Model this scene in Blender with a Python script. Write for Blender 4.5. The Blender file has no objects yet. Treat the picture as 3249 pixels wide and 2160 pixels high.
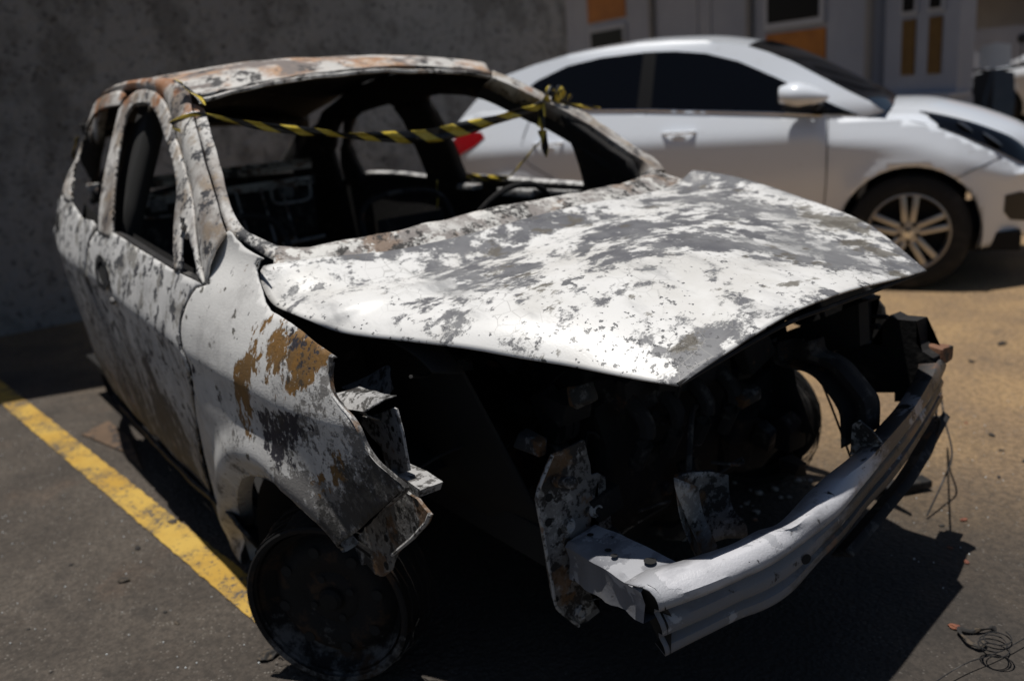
import bpy, bmesh, math, random
import numpy as np
from mathutils import Vector, Matrix
rnd = random.Random(7)
R = math.radians
scene = bpy.context.scene
C = scene.collection

# ------------------------------------------------------------------ camera, sky, sun, exposure
cam_d = bpy.data.cameras.new('camera')
cam = bpy.data.objects.new('camera', cam_d); C.objects.link(cam)
CAM_POS = Vector((1.7185, -1.4117, 1.2528))
CR = ((0.594293, 0.800326, -0.079337),
      (-0.173907, 0.224195, 0.958902),
      (-0.785221, 0.556072, -0.272420))
cam.matrix_world = Matrix(((CR[0][0], CR[1][0], -CR[2][0], CAM_POS[0]),
                           (CR[0][1], CR[1][1], -CR[2][1], CAM_POS[1]),
                           (CR[0][2], CR[1][2], -CR[2][2], CAM_POS[2]), (0, 0, 0, 1)))
cam_d.sensor_width = 36.0
cam_d.lens = 31.558
cam_d.clip_start = 0.05
cam_d.clip_end = 400
cam_d.dof.use_dof = True
cam_d.dof.focus_distance = 1.62
cam_d.dof.aperture_fstop = 2.3
cam_d.dof.aperture_blades = 9
scene.camera = cam

TO_SUN = Vector((-0.13, -0.068, 1.0)).normalized()
world = bpy.data.worlds.new('World'); scene.world = world
world.use_nodes = True
wn = world.node_tree.nodes; wl = world.node_tree.links
sky = wn.new('ShaderNodeTexSky'); sky.sky_type = 'NISHITA'; sky.sun_disc = False
sky.sun_elevation = math.asin(TO_SUN.z)
sky.sun_rotation = math.atan2(TO_SUN.x, TO_SUN.y)
sky.air_density = 1.0; sky.dust_density = 0.6
wl.new(sky.outputs[0], wn['Background'].inputs[0])
wn['Background'].inputs[1].default_value = 0.05
sun_d = bpy.data.lights.new('sun', 'SUN'); sun_d.energy = 5.0; sun_d.angle = R(0.5); sun_d.color = (1.0, .965, .91)
sun = bpy.data.objects.new('sun', sun_d); C.objects.link(sun)
sun.rotation_euler = TO_SUN.to_track_quat('Z', 'Y').to_euler(); sun.location = TO_SUN * 30
scene.view_settings.view_transform = 'Standard'
scene.view_settings.look = 'None'
scene.view_settings.exposure = -0.38
scene.view_settings.gamma = 1.0
try: scene.cycles.max_bounces = 6
except Exception: pass

# ------------------------------------------------------------------ measured outlines (metres; x to the wreck's nose, y to its left, z up)
PTS = {
  'fender': [(-0.504,-0.743,0.908), (-0.494,-0.731,0.929), (-0.472,-0.716,0.95), (-0.415,-0.705,0.971), (-0.4,-0.704,0.968), (-0.378,-0.702,0.954), (-0.319,-0.705,0.941), (-0.268,-0.707,0.935), (-0.224,-0.709,0.931), (-0.189,-0.71,0.928), (-0.219,-0.712,0.92), (-0.225,-0.716,0.91), (-0.201,-0.724,0.899), (-0.172,-0.734,0.885), (-0.091,-0.761,0.857), (-0.039,-0.77,0.847), (0.023,-0.772,0.844), (0.064,-0.773,0.841), (0.118,-0.773,0.832), (0.176,-0.772,0.818), (0.25,-0.767,0.802), (0.237,-0.772,0.798), (0.235,-0.775,0.794), (0.239,-0.782,0.774), (0.251,-0.789,0.752), (0.265,-0.79,0.737), (0.289,-0.788,0.722), (0.316,-0.785,0.708), (0.336,-0.784,0.691), (0.341,-0.777,0.659), (0.365,-0.77,0.633), (0.402,-0.76,0.614), (0.426,-0.753,0.595), (0.373,-0.767,0.548), (0.302,-0.781,0.488), (0.222,-0.794,0.42), (0.189,-0.798,0.39), (0.16,-0.805,0.413), (0.118,-0.814,0.434), (0.074,-0.82,0.449), (0.016,-0.822,0.456), (-0.044,-0.823,0.463), (-0.113,-0.822,0.458), (-0.213,-0.821,0.435), (-0.296,-0.818,0.402), (-0.376,-0.81,0.348), (-0.457,-0.795,0.28), (-0.56,-0.769,0.179), (-0.654,-0.739,0.075), (-0.644,-0.735,0.006), (-0.772,-0.735,0.039), (-0.737,-0.75,0.119), (-0.687,-0.776,0.237), (-0.655,-0.793,0.351), (-0.599,-0.809,0.472), (-0.514,-0.824,0.574), (-0.492,-0.827,0.617), (-0.485,-0.828,0.638), (-0.487,-0.834,0.68), (-0.508,-0.832,0.705), (-0.522,-0.826,0.73), (-0.523,-0.818,0.757), (-0.51,-0.807,0.789), (-0.496,-0.792,0.821), (-0.482,-0.782,0.839), (-0.444,-0.773,0.848), (-0.419,-0.766,0.854), (-0.451,-0.757,0.868), (-0.483,-0.75,0.887)],
  'front_door': [(-1.356,-0.787,0.916), (-1.262,-0.785,0.915), (-1.135,-0.783,0.908), (-0.965,-0.784,0.893), (-0.809,-0.784,0.879), (-0.643,-0.784,0.867), (-0.534,-0.778,0.858), (-0.456,-0.773,0.85), (-0.49,-0.782,0.839), (-0.506,-0.793,0.821), (-0.521,-0.808,0.788), (-0.534,-0.819,0.755), (-0.536,-0.827,0.728), (-0.522,-0.833,0.702), (-0.51,-0.833,0.675), (-0.505,-0.828,0.633), (-0.526,-0.825,0.609), (-0.55,-0.821,0.565), (-0.632,-0.807,0.463), (-0.691,-0.791,0.339), (-0.728,-0.773,0.222), (-0.803,-0.74,0.091), (-0.6,-0.769,0.19), (-1,-0.764,0.195), (-1.4,-0.757,0.2), (-1.455,-0.769,0.26), (-1.475,-0.791,0.4), (-1.5,-0.809,0.55), (-1.508,-0.824,0.687), (-1.507,-0.828,0.732), (-1.489,-0.832,0.784), (-1.49,-0.822,0.82), (-1.468,-0.807,0.874), (-1.425,-0.793,0.907)],
  'rear_door': [(-1.841,-0.774,0.984), (-1.746,-0.782,0.959), (-1.632,-0.79,0.931), (-1.506,-0.785,0.932), (-1.438,-0.789,0.918), (-1.44,-0.794,0.906), (-1.484,-0.808,0.872), (-1.509,-0.823,0.819), (-1.51,-0.833,0.782), (-1.538,-0.828,0.728), (-1.539,-0.823,0.683), (-1.515,-0.809,0.55), (-1.49,-0.79,0.4), (-1.47,-0.769,0.26), (-1.43,-0.757,0.2), (-1.9,-0.747,0.205), (-1.97,-0.764,0.3), (-2.06,-0.776,0.45), (-2.13,-0.782,0.6), (-2.16,-0.792,0.75), (-2.14,-0.786,0.9), (-2.08,-0.762,0.99)],
  'quarter': [(-2.09,-0.765,0.98), (-2.155,-0.783,0.9), (-2.175,-0.789,0.75), (-2.145,-0.779,0.6), (-2.075,-0.774,0.45), (-1.985,-0.762,0.3), (-1.92,-0.744,0.2), (-2.17,-0.705,0.2), (-2.19,-0.726,0.3), (-2.24,-0.729,0.39), (-2.32,-0.714,0.46), (-2.42,-0.682,0.49), (-2.52,-0.639,0.49), (-2.62,-0.585,0.46), (-2.7,-0.529,0.39), (-2.75,-0.475,0.28), (-2.86,-0.406,0.3), (-2.93,-0.38,0.42), (-2.95,-0.39,0.6), (-2.94,-0.411,0.72), (-2.92,-0.432,0.78), (-2.82,-0.507,0.825), (-2.6,-0.642,0.87), (-2.35,-0.727,0.925)],
  'win_front': [(-1.252,-0.784,0.916), (-1.308,-0.755,0.983), (-1.373,-0.722,1.052), (-1.441,-0.675,1.147), (-1.474,-0.638,1.221), (-1.475,-0.614,1.268), (-1.425,-0.599,1.292), (-1.334,-0.595,1.292), (-1.237,-0.6,1.275), (-1.142,-0.613,1.243), (-1.028,-0.637,1.188), (-0.921,-0.659,1.137), (-0.827,-0.685,1.08), (-0.78,-0.703,1.041)],
  'win_front_low': [(-0.788,-0.704,1.041), (-0.748,-0.727,0.993), (-0.71,-0.749,0.947), (-0.653,-0.776,0.886)],
  'seam': [(-0.453,-0.771,0.852), (-0.518,-0.753,0.897), (-0.562,-0.739,0.946), (-0.613,-0.718,1), (-0.69,-0.693,1.054), (-0.759,-0.676,1.092), (-0.838,-0.657,1.135), (-0.976,-0.626,1.205), (-1.025,-0.613,1.234), (-1.114,-0.594,1.278), (-1.225,-0.58,1.314)],
  'qlight': [(-0.696,-0.726,0.991), (-0.672,-0.727,0.987), (-0.605,-0.74,0.955), (-0.554,-0.751,0.917), (-0.521,-0.76,0.885), (-0.51,-0.766,0.871), (-0.594,-0.777,0.876)],
  'win_rear': [(-1.593,-0.611,1.281), (-1.581,-0.636,1.233), (-1.541,-0.692,1.122), (-1.506,-0.73,1.048), (-1.468,-0.756,0.995), (-1.427,-0.781,0.936), (-1.561,-0.785,0.938), (-1.692,-0.778,0.964), (-1.809,-0.773,0.985), (-1.879,-0.74,1.047), (-1.971,-0.69,1.126), (-1.965,-0.656,1.193), (-1.869,-0.632,1.248), (-1.74,-0.617,1.275)],
  'rail_sil': [(-1.956,-0.751,1.028), (-2.028,-0.584,1.317), (-1.833,-0.583,1.342), (-1.658,-0.573,1.358), (-1.406,-0.564,1.358), (-1.166,-0.558,1.35)],
  'L2': [(-0.914,-0.583,1.284), (-0.833,-0.607,1.232), (-0.737,-0.631,1.17), (-0.647,-0.654,1.111), (-0.549,-0.677,1.048), (-0.464,-0.697,0.993), (-0.426,-0.703,0.969)],
  'L3': [(-0.86,-0.565,1.257), (-0.803,-0.579,1.22), (-0.707,-0.604,1.159), (-0.6,-0.632,1.089), (-0.511,-0.656,1.031), (-0.438,-0.666,0.986), (-0.4,-0.663,0.965), (-0.365,-0.643,0.949), (-0.322,-0.62,0.93)],
  'head_low': [(-0.891,-0.546,1.279), (-0.885,-0.453,1.294), (-0.885,-0.354,1.31), (-0.875,-0.204,1.32), (-0.866,0.01,1.323), (-0.861,0.244,1.308), (-0.864,0.341,1.299), (-0.853,0.417,1.282)],
  'head_lip': [(-0.892,-0.549,1.286), (-0.885,-0.452,1.301), (-0.888,-0.351,1.319), (-0.877,-0.202,1.328), (-0.867,0.012,1.33), (-0.863,0.246,1.316), (-0.863,0.341,1.306), (-0.852,0.416,1.288)],
  'roof_front': [(-0.954,-0.53,1.302), (-0.94,-0.43,1.313), (-0.938,-0.361,1.322), (-0.931,-0.176,1.337), (-0.934,0.109,1.343), (-0.933,0.293,1.328), (-0.938,0.426,1.312), (-0.931,0.474,1.299)],
  'cowl_top': [(-0.322,-0.62,0.93), (-0.314,-0.615,0.926), (-0.283,-0.553,0.922), (-0.256,-0.475,0.922), (-0.282,-0.537,0.925), (-0.254,-0.422,0.93), (-0.234,-0.296,0.936), (-0.224,-0.106,0.945), (-0.226,-0.02,0.949), (-0.234,0.16,0.948), (-0.253,0.303,0.946), (-0.304,0.511,0.943), (-0.351,0.611,0.949), (-0.39,0.696,0.95)],
  'cowl_bot': [(-0.24,-0.674,0.91), (-0.232,-0.651,0.904), (-0.211,-0.59,0.898), (-0.188,-0.514,0.892), (-0.162,-0.411,0.887), (-0.133,-0.258,0.896), (-0.123,-0.174,0.903), (-0.117,-0.085,0.912), (-0.122,0.154,0.924), (-0.163,0.418,0.916)],
  'LA_out': [(-0.913,0.465,1.308), (-0.881,0.512,1.28), (-0.836,0.565,1.243), (-0.789,0.611,1.205), (-0.755,0.657,1.174), (-0.71,0.71,1.134), (-0.645,0.738,1.087), (-0.572,0.758,1.039), (-0.524,0.779,1.004), (-0.497,0.806,0.981), (-0.413,0.777,0.94)],
  'LA_in': [(-0.858,0.423,1.283), (-0.825,0.469,1.256), (-0.779,0.509,1.221), (-0.74,0.544,1.191), (-0.705,0.594,1.16), (-0.647,0.637,1.115), (-0.582,0.664,1.071), (-0.503,0.681,1.02), (-0.467,0.706,0.992), (-0.437,0.713,0.973), (-0.393,0.694,0.952)],
  'L_win_front': [(-1.453,0.589,1.257), (-1.351,0.588,1.251), (-1.238,0.587,1.243), (-1.108,0.595,1.219), (-0.988,0.608,1.183), (-0.929,0.619,1.158), (-0.87,0.623,1.144), (-0.802,0.638,1.11), (-0.74,0.652,1.079), (-0.739,0.675,1.035), (-0.753,0.708,0.972), (-0.778,0.748,0.891), (-1.039,0.757,0.891), (-1.314,0.765,0.893), (-1.599,0.774,0.893), (-1.598,0.75,0.952), (-1.576,0.709,1.034), (-1.58,0.683,1.085), (-1.569,0.673,1.104), (-1.568,0.633,1.179), (-1.577,0.609,1.227), (-1.523,0.595,1.251), (-1.437,0.59,1.253)],
  'L_win_rear': [(-2.251,0.596,1.141), (-2.212,0.592,1.17), (-2.125,0.598,1.201), (-1.987,0.609,1.22), (-1.885,0.611,1.229), (-1.852,0.619,1.215), (-1.831,0.645,1.165), (-1.842,0.684,1.092), (-1.88,0.737,1.001), (-1.896,0.784,0.879), (-2.052,0.773,0.883), (-2.191,0.748,0.894), (-2.397,0.689,0.898), (-2.404,0.666,0.965), (-2.393,0.635,1.039)],
  'L_slot': [(-2.258,0.571,1.184), (-2.329,0.567,1.145), (-2.415,0.579,1.091), (-2.52,0.604,1.011), (-2.535,0.621,0.944), (-2.537,0.642,0.865), (-2.519,0.651,0.862), (-2.494,0.635,0.96), (-2.443,0.617,1.041), (-2.322,0.586,1.12)],
  'rear_win': [(-2.78,0.063,1.2), (-2.78,0.303,1.177), (-2.78,0.595,1.15), (-2.78,0.553,1.08), (-2.78,0.498,0.987), (-2.78,0.426,0.921), (-2.78,0.262,0.928), (-2.78,0.113,0.934), (-2.78,0.018,0.942)],
  'hood_R': [(-0.252,-0.69,0.9), (-0.24,-0.706,0.885), (-0.215,-0.715,0.867), (-0.173,-0.72,0.837), (-0.135,-0.715,0.819), (-0.004,-0.7,0.81), (0.061,-0.665,0.793), (0.194,-0.6,0.79), (0.318,-0.54,0.782), (0.428,-0.48,0.767), (0.512,-0.43,0.758), (0.6,-0.39,0.751), (0.701,-0.35,0.746)],
  'hood_F': [(0.701,-0.2,0.772), (0.735,-0.124,0.803), (0.735,0.025,0.809), (0.7,0.247,0.796), (0.663,0.489,0.784)],
  'hood_L': [(0.662,0.49,0.784), (0.506,0.6,0.811), (0.4,0.65,0.84), (0.281,0.68,0.868), (0.161,0.7,0.89), (-0.021,0.71,0.921), (-0.161,0.71,0.944), (-0.221,0.695,0.955)],
  'hood_B': [(-0.238,-0.695,0.903), (-0.197,-0.574,0.897), (-0.156,-0.414,0.889), (-0.128,-0.261,0.897), (-0.118,-0.178,0.904), (-0.112,-0.089,0.913), (-0.116,0.149,0.925), (-0.155,0.41,0.917), (-0.262,0.685,0.91), (-0.244,0.7,0.933), (-0.221,0.695,0.955)],
  'beam_crest': [(0.733,-0.455,0.384), (0.772,-0.346,0.397), (0.794,-0.246,0.408), (0.801,-0.144,0.42), (0.798,-0.033,0.433), (0.771,0.087,0.447), (0.722,0.312,0.473), (0.672,0.505,0.495), (0.636,0.616,0.508), (0.617,0.661,0.513)],
  'beam_bot': [(0.717,-0.42,0.242), (0.747,-0.27,0.259), (0.769,-0.122,0.276), (0.697,0.326,0.327), (0.664,0.475,0.344), (0.627,0.598,0.358), (0.58,0.755,0.377)],
  'beam_back': [(0.707,-0.462,0.404), (0.711,-0.405,0.41), (0.735,-0.359,0.415), (0.756,-0.31,0.421), (0.774,-0.258,0.427), (0.781,-0.195,0.434), (0.798,-0.147,0.44), (0.771,-0.014,0.455), (0.76,0.134,0.472), (0.73,0.298,0.491), (0.702,0.413,0.504), (0.657,0.547,0.52), (0.631,0.605,0.526)],
  'plate': [(0.43,-0.474,0.479), (0.43,-0.466,0.501), (0.43,-0.448,0.529), (0.43,-0.428,0.557), (0.43,-0.401,0.558), (0.43,-0.374,0.56), (0.43,-0.343,0.563), (0.43,-0.34,0.544), (0.43,-0.33,0.504), (0.43,-0.33,0.481), (0.43,-0.311,0.48), (0.43,-0.292,0.464), (0.43,-0.291,0.426), (0.43,-0.284,0.388), (0.43,-0.282,0.348), (0.43,-0.322,0.324), (0.43,-0.368,0.282), (0.43,-0.346,0.195), (0.43,-0.329,0.164), (0.43,-0.363,0.156), (0.43,-0.392,0.161), (0.43,-0.412,0.184), (0.43,-0.443,0.224), (0.43,-0.45,0.249), (0.43,-0.452,0.275), (0.43,-0.46,0.348), (0.43,-0.466,0.408), (0.43,-0.471,0.444)],
  'plate_bits': [(0.43,-0.423,0.501), (0.43,-0.442,0.471), (0.43,-0.448,0.42), (0.43,-0.4,0.394), (0.43,-0.325,0.403), (0.43,-0.383,0.188), (0.43,-0.365,0.458), (0.43,-0.453,0.266), (0.43,-0.425,0.23)],
  'rail_front': [(0.44,-0.417,0.365), (0.44,-0.33,0.38), (0.44,-0.412,0.28), (0.69,-0.449,0.388), (0.69,-0.336,0.391), (0.69,-0.45,0.317)],
  'cbracket': [(0.6,-0.265,0.508), (0.6,-0.229,0.506), (0.6,-0.201,0.502), (0.6,-0.167,0.488), (0.6,-0.112,0.462), (0.6,-0.111,0.429), (0.6,-0.099,0.382), (0.6,-0.06,0.334), (0.6,-0.054,0.298)],
  'cbracket2': [(0.63,-0.296,0.528), (0.63,-0.235,0.489), (0.63,-0.22,0.423), (0.63,-0.184,0.344), (0.63,-0.184,0.33), (0.63,-0.223,0.335), (0.63,-0.288,0.486)],
  'leg_L': [(0.388,0.3,0.61), (0.386,0.3,0.58), (0.395,0.3,0.558), (0.438,0.3,0.553), (0.475,0.3,0.556), (0.508,0.3,0.548), (0.537,0.3,0.525), (0.566,0.3,0.493), (0.58,0.3,0.464), (0.585,0.3,0.387)],
  'leg_R': [(0.507,0.3,0.635), (0.518,0.3,0.605), (0.55,0.3,0.599), (0.581,0.3,0.586), (0.605,0.3,0.566), (0.632,0.3,0.541), (0.649,0.3,0.523), (0.655,0.3,0.499), (0.655,0.3,0.449)],
  'tab': [(0.683,0.18,0.438), (0.686,0.18,0.508), (0.701,0.18,0.521), (0.732,0.18,0.506), (0.754,0.18,0.485), (0.722,0.18,0.446)],
  'bay_post': [(0.411,0.55,0.655), (0.455,0.55,0.675), (0.484,0.55,0.676), (0.484,0.55,0.669), (0.459,0.55,0.657), (0.463,0.55,0.555), (0.394,0.55,0.535)],
  'bay_box': [(0.478,0.62,0.594), (0.497,0.62,0.622), (0.518,0.62,0.615), (0.569,0.62,0.619), (0.572,0.62,0.562), (0.588,0.62,0.545), (0.616,0.62,0.533), (0.618,0.62,0.486), (0.559,0.62,0.409), (0.52,0.62,0.396), (0.519,0.62,0.421), (0.441,0.62,0.403), (0.348,0.62,0.45), (0.347,0.62,0.51), (0.417,0.62,0.53), (0.448,0.62,0.539), (0.48,0.62,0.538)],
  'bay_rod': [(0.424,0.6,0.613), (0.505,0.6,0.624), (0.429,0.6,0.585), (0.484,0.6,0.596), (0.438,0.6,0.542), (0.463,0.6,0.58)],
  'bay_support': [(0.269,0.42,0.557), (0.347,0.42,0.603), (0.451,0.42,0.654), (0.539,0.42,0.7), (0.546,0.42,0.598), (0.482,0.42,0.576), (0.438,0.42,0.547), (0.368,0.42,0.519), (0.294,0.42,0.519)],
  'rust_end': [(0.599,0.68,0.529), (0.591,0.68,0.485)],
  'fplate': [(0.319,-0.7,0.541), (0.369,-0.7,0.538), (0.412,-0.7,0.522), (0.396,-0.7,0.5), (0.331,-0.7,0.442), (0.239,-0.7,0.371), (0.22,-0.7,0.33), (0.173,-0.7,0.294), (0.143,-0.7,0.287), (0.102,-0.7,0.296), (0.083,-0.7,0.283), (0.019,-0.7,0.302)],
  'hl_tube': [(0.088,-0.7,0.67), (0.124,-0.7,0.692), (0.217,-0.7,0.702), (0.283,-0.7,0.712), (0.205,-0.7,0.66), (0.179,-0.7,0.652), (0.122,-0.7,0.661)],
  'hl_up': [(-0.124,-0.6,0.616), (-0.04,-0.6,0.654), (0.046,-0.6,0.695), (0.13,-0.6,0.695), (0.137,-0.6,0.672), (0.081,-0.6,0.636), (-0.011,-0.6,0.621), (-0.1,-0.6,0.613)],
  'hl_box': [(0.114,-0.67,0.626), (0.14,-0.67,0.629), (0.259,-0.67,0.68), (0.271,-0.67,0.68), (0.285,-0.67,0.634), (0.289,-0.67,0.596), (0.293,-0.67,0.56), (0.204,-0.67,0.532), (0.189,-0.67,0.58), (0.144,-0.67,0.592), (0.113,-0.67,0.608)],
  'hl_foot': [(0.226,-0.68,0.542), (0.295,-0.68,0.547), (0.351,-0.68,0.543), (0.338,-0.68,0.523), (0.29,-0.68,0.522), (0.228,-0.68,0.529)],
  'tape_main': [(-0.833,-0.573,1.239), (-0.831,-0.535,1.228), (-0.828,-0.496,1.217), (-0.822,-0.426,1.198), (-0.818,-0.371,1.186), (-0.813,-0.306,1.173), (-0.809,-0.253,1.163), (-0.806,-0.204,1.153), (-0.801,-0.143,1.144), (-0.796,-0.081,1.136), (-0.791,-0.017,1.128), (-0.786,0.048,1.121), (-0.781,0.122,1.12), (-0.775,0.199,1.128), (-0.769,0.277,1.136), (-0.763,0.352,1.146), (-0.757,0.435,1.162), (-0.752,0.5,1.17), (-0.748,0.56,1.193)],
  'tape_R': [(-0.82,-0.574,1.238), (-0.837,-0.588,1.245), (-0.844,-0.605,1.246), (-0.844,-0.633,1.239), (-0.836,-0.668,1.225)],
  'tape_Rwrap': [(-0.979,-0.587,1.33), (-0.947,-0.579,1.314), (-0.908,-0.573,1.292), (-0.88,-0.566,1.277), (-0.85,-0.568,1.259)],
  'tape_tail': [(-0.749,0.546,1.189), (-0.749,0.539,1.16), (-0.75,0.534,1.126), (-0.75,0.533,1.092), (-0.749,0.54,1.057), (-0.749,0.545,1.006)],
  'tape_strip': [(-0.744,0.612,1.184), (-0.741,0.65,1.174), (-0.738,0.694,1.165), (-0.734,0.738,1.157), (-0.73,0.788,1.149)],
  'tape_diag': [(-0.913,0.66,1.061), (-0.972,0.66,1.02), (-1.034,0.66,0.977), (-1.097,0.66,0.934), (-1.142,0.66,0.909)],
  'tape_sill': [(-1.492,0.7,0.902), (-1.428,0.7,0.9), (-1.361,0.7,0.897), (-1.288,0.7,0.899), (-1.201,0.7,0.901)],
  'tape_vert': [(-1.572,0.6,0.895), (-1.579,0.6,0.84), (-1.591,0.6,0.784), (-1.607,0.6,0.716)],
  'tape_rear': [(-2.399,-0.6,1.19), (-2.457,-0.6,1.163), (-2.515,-0.6,1.137), (-2.56,-0.6,1.102)],
  'seat_bar': [(-2.5,-0.411,0.96), (-2.5,-0.354,0.957), (-2.5,-0.214,0.939)],
  'seat': [(-2.45,-0.378,0.924), (-2.45,-0.233,0.913), (-2.45,-0.007,0.897), (-2.45,0.13,0.884), (-2.45,0.403,0.879), (-2.45,0.42,0.855), (-2.45,0.4,0.792), (-2.45,0.213,0.804), (-2.45,0.185,0.926), (-2.45,0.002,0.949)],
  'seat2': [(-2.2,0.169,0.85), (-2.2,0.233,0.841), (-2.2,0.15,0.787), (-2.2,0.141,0.638), (-2.2,0.324,0.644)],
  'sillL': [(-1.574,0.74,0.846), (-1.468,0.74,0.85), (-1.296,0.74,0.834), (-1.095,0.74,0.847), (-1.058,0.74,0.853), (-0.82,0.74,0.855)],
  'line': [(-2.886,-1.043,0), (-2.896,-0.953,0), (-0.397,-0.836,0), (-0.504,-0.803,0)],
  'debris': [(-2.202,-0.853,0), (-2.2,-0.747,0), (-1.844,-0.769,0), (-1.074,-0.816,0), (-0.165,-0.853,-0), (-0.976,-0.949,0), (-1.23,-1.014,0), (-0.311,-0.927,0), (-0.801,-1.033,0), (0.598,0.857,0), (0.367,1.476,0), (0.448,1.377,0), (0.535,1.182,0), (0.837,0.37,-0), (0.854,0.318,0), (0.941,0.331,0), (-0.083,2.471,0), (-0.058,2.166,0), (-0.389,2.464,0), (0.712,0.653,0), (0.388,0.908,0)],
  'wire': [(0.216,1.367,0.01), (0.294,1.259,0.01), (0.385,1.125,0.01), (0.484,0.995,0.01), (0.507,0.903,0.01), (0.524,0.799,0.01)],
  'wire2': [(0.62,0.639,0.373), (0.62,0.659,0.36), (0.62,0.649,0.327), (0.62,0.616,0.28), (0.62,0.567,0.256)],
  'coil': [(0.949,0.312,0.02), (0.882,0.106,0.02), (0.965,0.408,0.02)],
}
# ------------------------------------------------------------------ helpers
def tag(o, label, cat, group=None, kind=None):
    o['label'] = label; o['category'] = cat
    if group: o['group'] = group
    if kind: o['kind'] = kind
    return o
def structure(o):
    o['kind'] = 'structure'; return o
def empty(name, loc=(0, 0, 0), rz=0):
    o = bpy.data.objects.new(name, None); C.objects.link(o)
    o.location = loc; o.rotation_euler = (0, 0, rz); o.empty_display_size = .2
    return o
def mesh_obj(name, bm, mats, parent=None, smooth=True):
    me = bpy.data.meshes.new(name)
    bm.normal_update(); bm.to_mesh(me); bm.free()
    if not isinstance(mats, (list, tuple)): mats = [mats]
    for m in mats: me.materials.append(m)
    if smooth:
        me.polygons.foreach_set('use_smooth', [True] * len(me.polygons))
        try: me.set_sharp_from_angle(angle=R(40))
        except Exception: pass
    o = bpy.data.objects.new(name, me); C.objects.link(o)
    if parent: o.parent = parent
    return o
def orient(o, center=(-1.3, 0, .5)):
    me = o.data; c = Vector(center)
    if sum((p.normal.dot(p.center - c)) * p.area for p in me.polygons) < 0: me.flip_normals()
    return o
def solidify(o, t, offset=-1, inner=None, center=(-1.3, 0, .5)):
    orient(o, center)
    m = o.modifiers.new('thickness', 'SOLIDIFY'); m.thickness = t; m.offset = offset
    m.use_even_offset = False
    if inner is not None:
        o.data.materials.append(inner); m.material_offset = len(o.data.materials) - 1
        m.material_offset_rim = 0
    return o
def clip_poly(poly, axis, val, keep_less):
    out = []
    n = len(poly)
    for i in range(n):
        a, b = poly[i], poly[(i + 1) % n]
        ia = (a[axis] <= val) if keep_less else (a[axis] >= val)
        ib = (b[axis] <= val) if keep_less else (b[axis] >= val)
        if ia: out.append(a)
        if ia != ib:
            t = (val - a[axis]) / (b[axis] - a[axis])
            p = [a[0] + t * (b[0] - a[0]), a[1] + t * (b[1] - a[1])]; p[axis] = val
            out.append((p[0], p[1]))
    return out
def roughen(pts, amp, step=.012, seed=1, closed=True):
    """subdivide an outline and shake it a little: torn, heat-eaten edges"""
    rr = random.Random(seed); out = []
    n = len(pts)
    for i in range(n if closed else n - 1):
        a, b = pts[i], pts[(i + 1) % n]
        L = math.dist(a, b); k = max(1, int(L / step))
        for j in range(k):
            t = j / k
            s = amp if j else amp * .3
            out.append(tuple(a[q] + t * (b[q] - a[q]) + rr.uniform(-s, s) for q in range(len(a))))
    return out
def smooth_line(pts, n, closed=False):
    """Catmull-Rom through pts, n samples by arc length"""
    P = [np.array(p, float) for p in pts]
    if len(P) == 2:
        return [tuple(P[0] + (P[1] - P[0]) * t) for t in np.linspace(0, 1, n)]
    Q = [2 * P[0] - P[1]] + P + [2 * P[-1] - P[-2]] if not closed else [P[-1]] + P + [P[0], P[1]]
    dense = []
    for i in range(1, len(Q) - 2):
        p0, p1, p2, p3 = Q[i - 1:i + 3]
        for t in np.linspace(0, 1, 12, endpoint=False):
            dense.append(.5 * ((2 * p1) + (p2 - p0) * t + (2 * p0 - 5 * p1 + 4 * p2 - p3) * t * t + (3 * p1 - p0 - 3 * p2 + p3) * t ** 3))
    dense.append(Q[-2])
    dense = np.array(dense)
    s = np.concatenate([[0], np.cumsum(np.linalg.norm(np.diff(dense, axis=0), axis=1))])
    u = np.linspace(0, s[-1], n)
    return [tuple(np.array([np.interp(v, s, dense[:, k]) for k in range(dense.shape[1])])) for v in u]
def panel_bm(outline, fn, res=.03):
    """fill a 2-D outline with a grid clipped to it, every vertex mapped to 3-D by fn(u, v)"""
    bm = bmesh.new(); cache = {}
    us = [p[0] for p in outline]; vs = [p[1] for p in outline]
    def vert(p):
        k = (round(p[0], 5), round(p[1], 5))
        if k not in cache: cache[k] = bm.verts.new(fn(p[0], p[1]))
        return cache[k]
    u0 = math.floor(min(us) / res); u1 = math.ceil(max(us) / res)
    v0 = math.floor(min(vs) / res); v1 = math.ceil(max(vs) / res)
    for i in range(u0, u1):
        col = clip_poly(clip_poly(outline, 0, i * res, False), 0, (i + 1) * res, True)
        if len(col) < 3: continue
        for j in range(v0, v1):
            c = clip_poly(clip_poly(col, 1, j * res, False), 1, (j + 1) * res, True)
            if len(c) < 3: continue
            ks = []
            for p in c:
                v = vert(p)
                if not ks or (ks[-1] is not v): ks.append(v)
            while len(ks) > 1 and ks[0] is ks[-1]: ks.pop()
            if len(ks) < 3 or len(set(ks)) != len(ks): 
                u = []
                for v in ks:
                    if v not in u: u.append(v)
                ks = u
            if len(ks) < 3: continue
            try: bm.faces.new(ks)
            except ValueError: pass
    bmesh.ops.remove_doubles(bm, verts=bm.verts[:], dist=res * .07)
    return bm
def loft_bm(lines, n=24, bm=None, closed_v=False, closed_u=False, resample=True):
    bm = bm or bmesh.new()
    G = [smooth_line(l, n) if resample else l for l in lines]
    V = [[bm.verts.new(p) for p in l] for l in G]
    m = len(V)
    for i in range(m if closed_v else m - 1):
        a, b = V[i], V[(i + 1) % m]
        L = len(a)
        for j in range(L if closed_u else L - 1):
            try: bm.faces.new((a[j], a[(j + 1) % L], b[(j + 1) % L], b[j]))
            except ValueError: pass
    return bm
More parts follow.
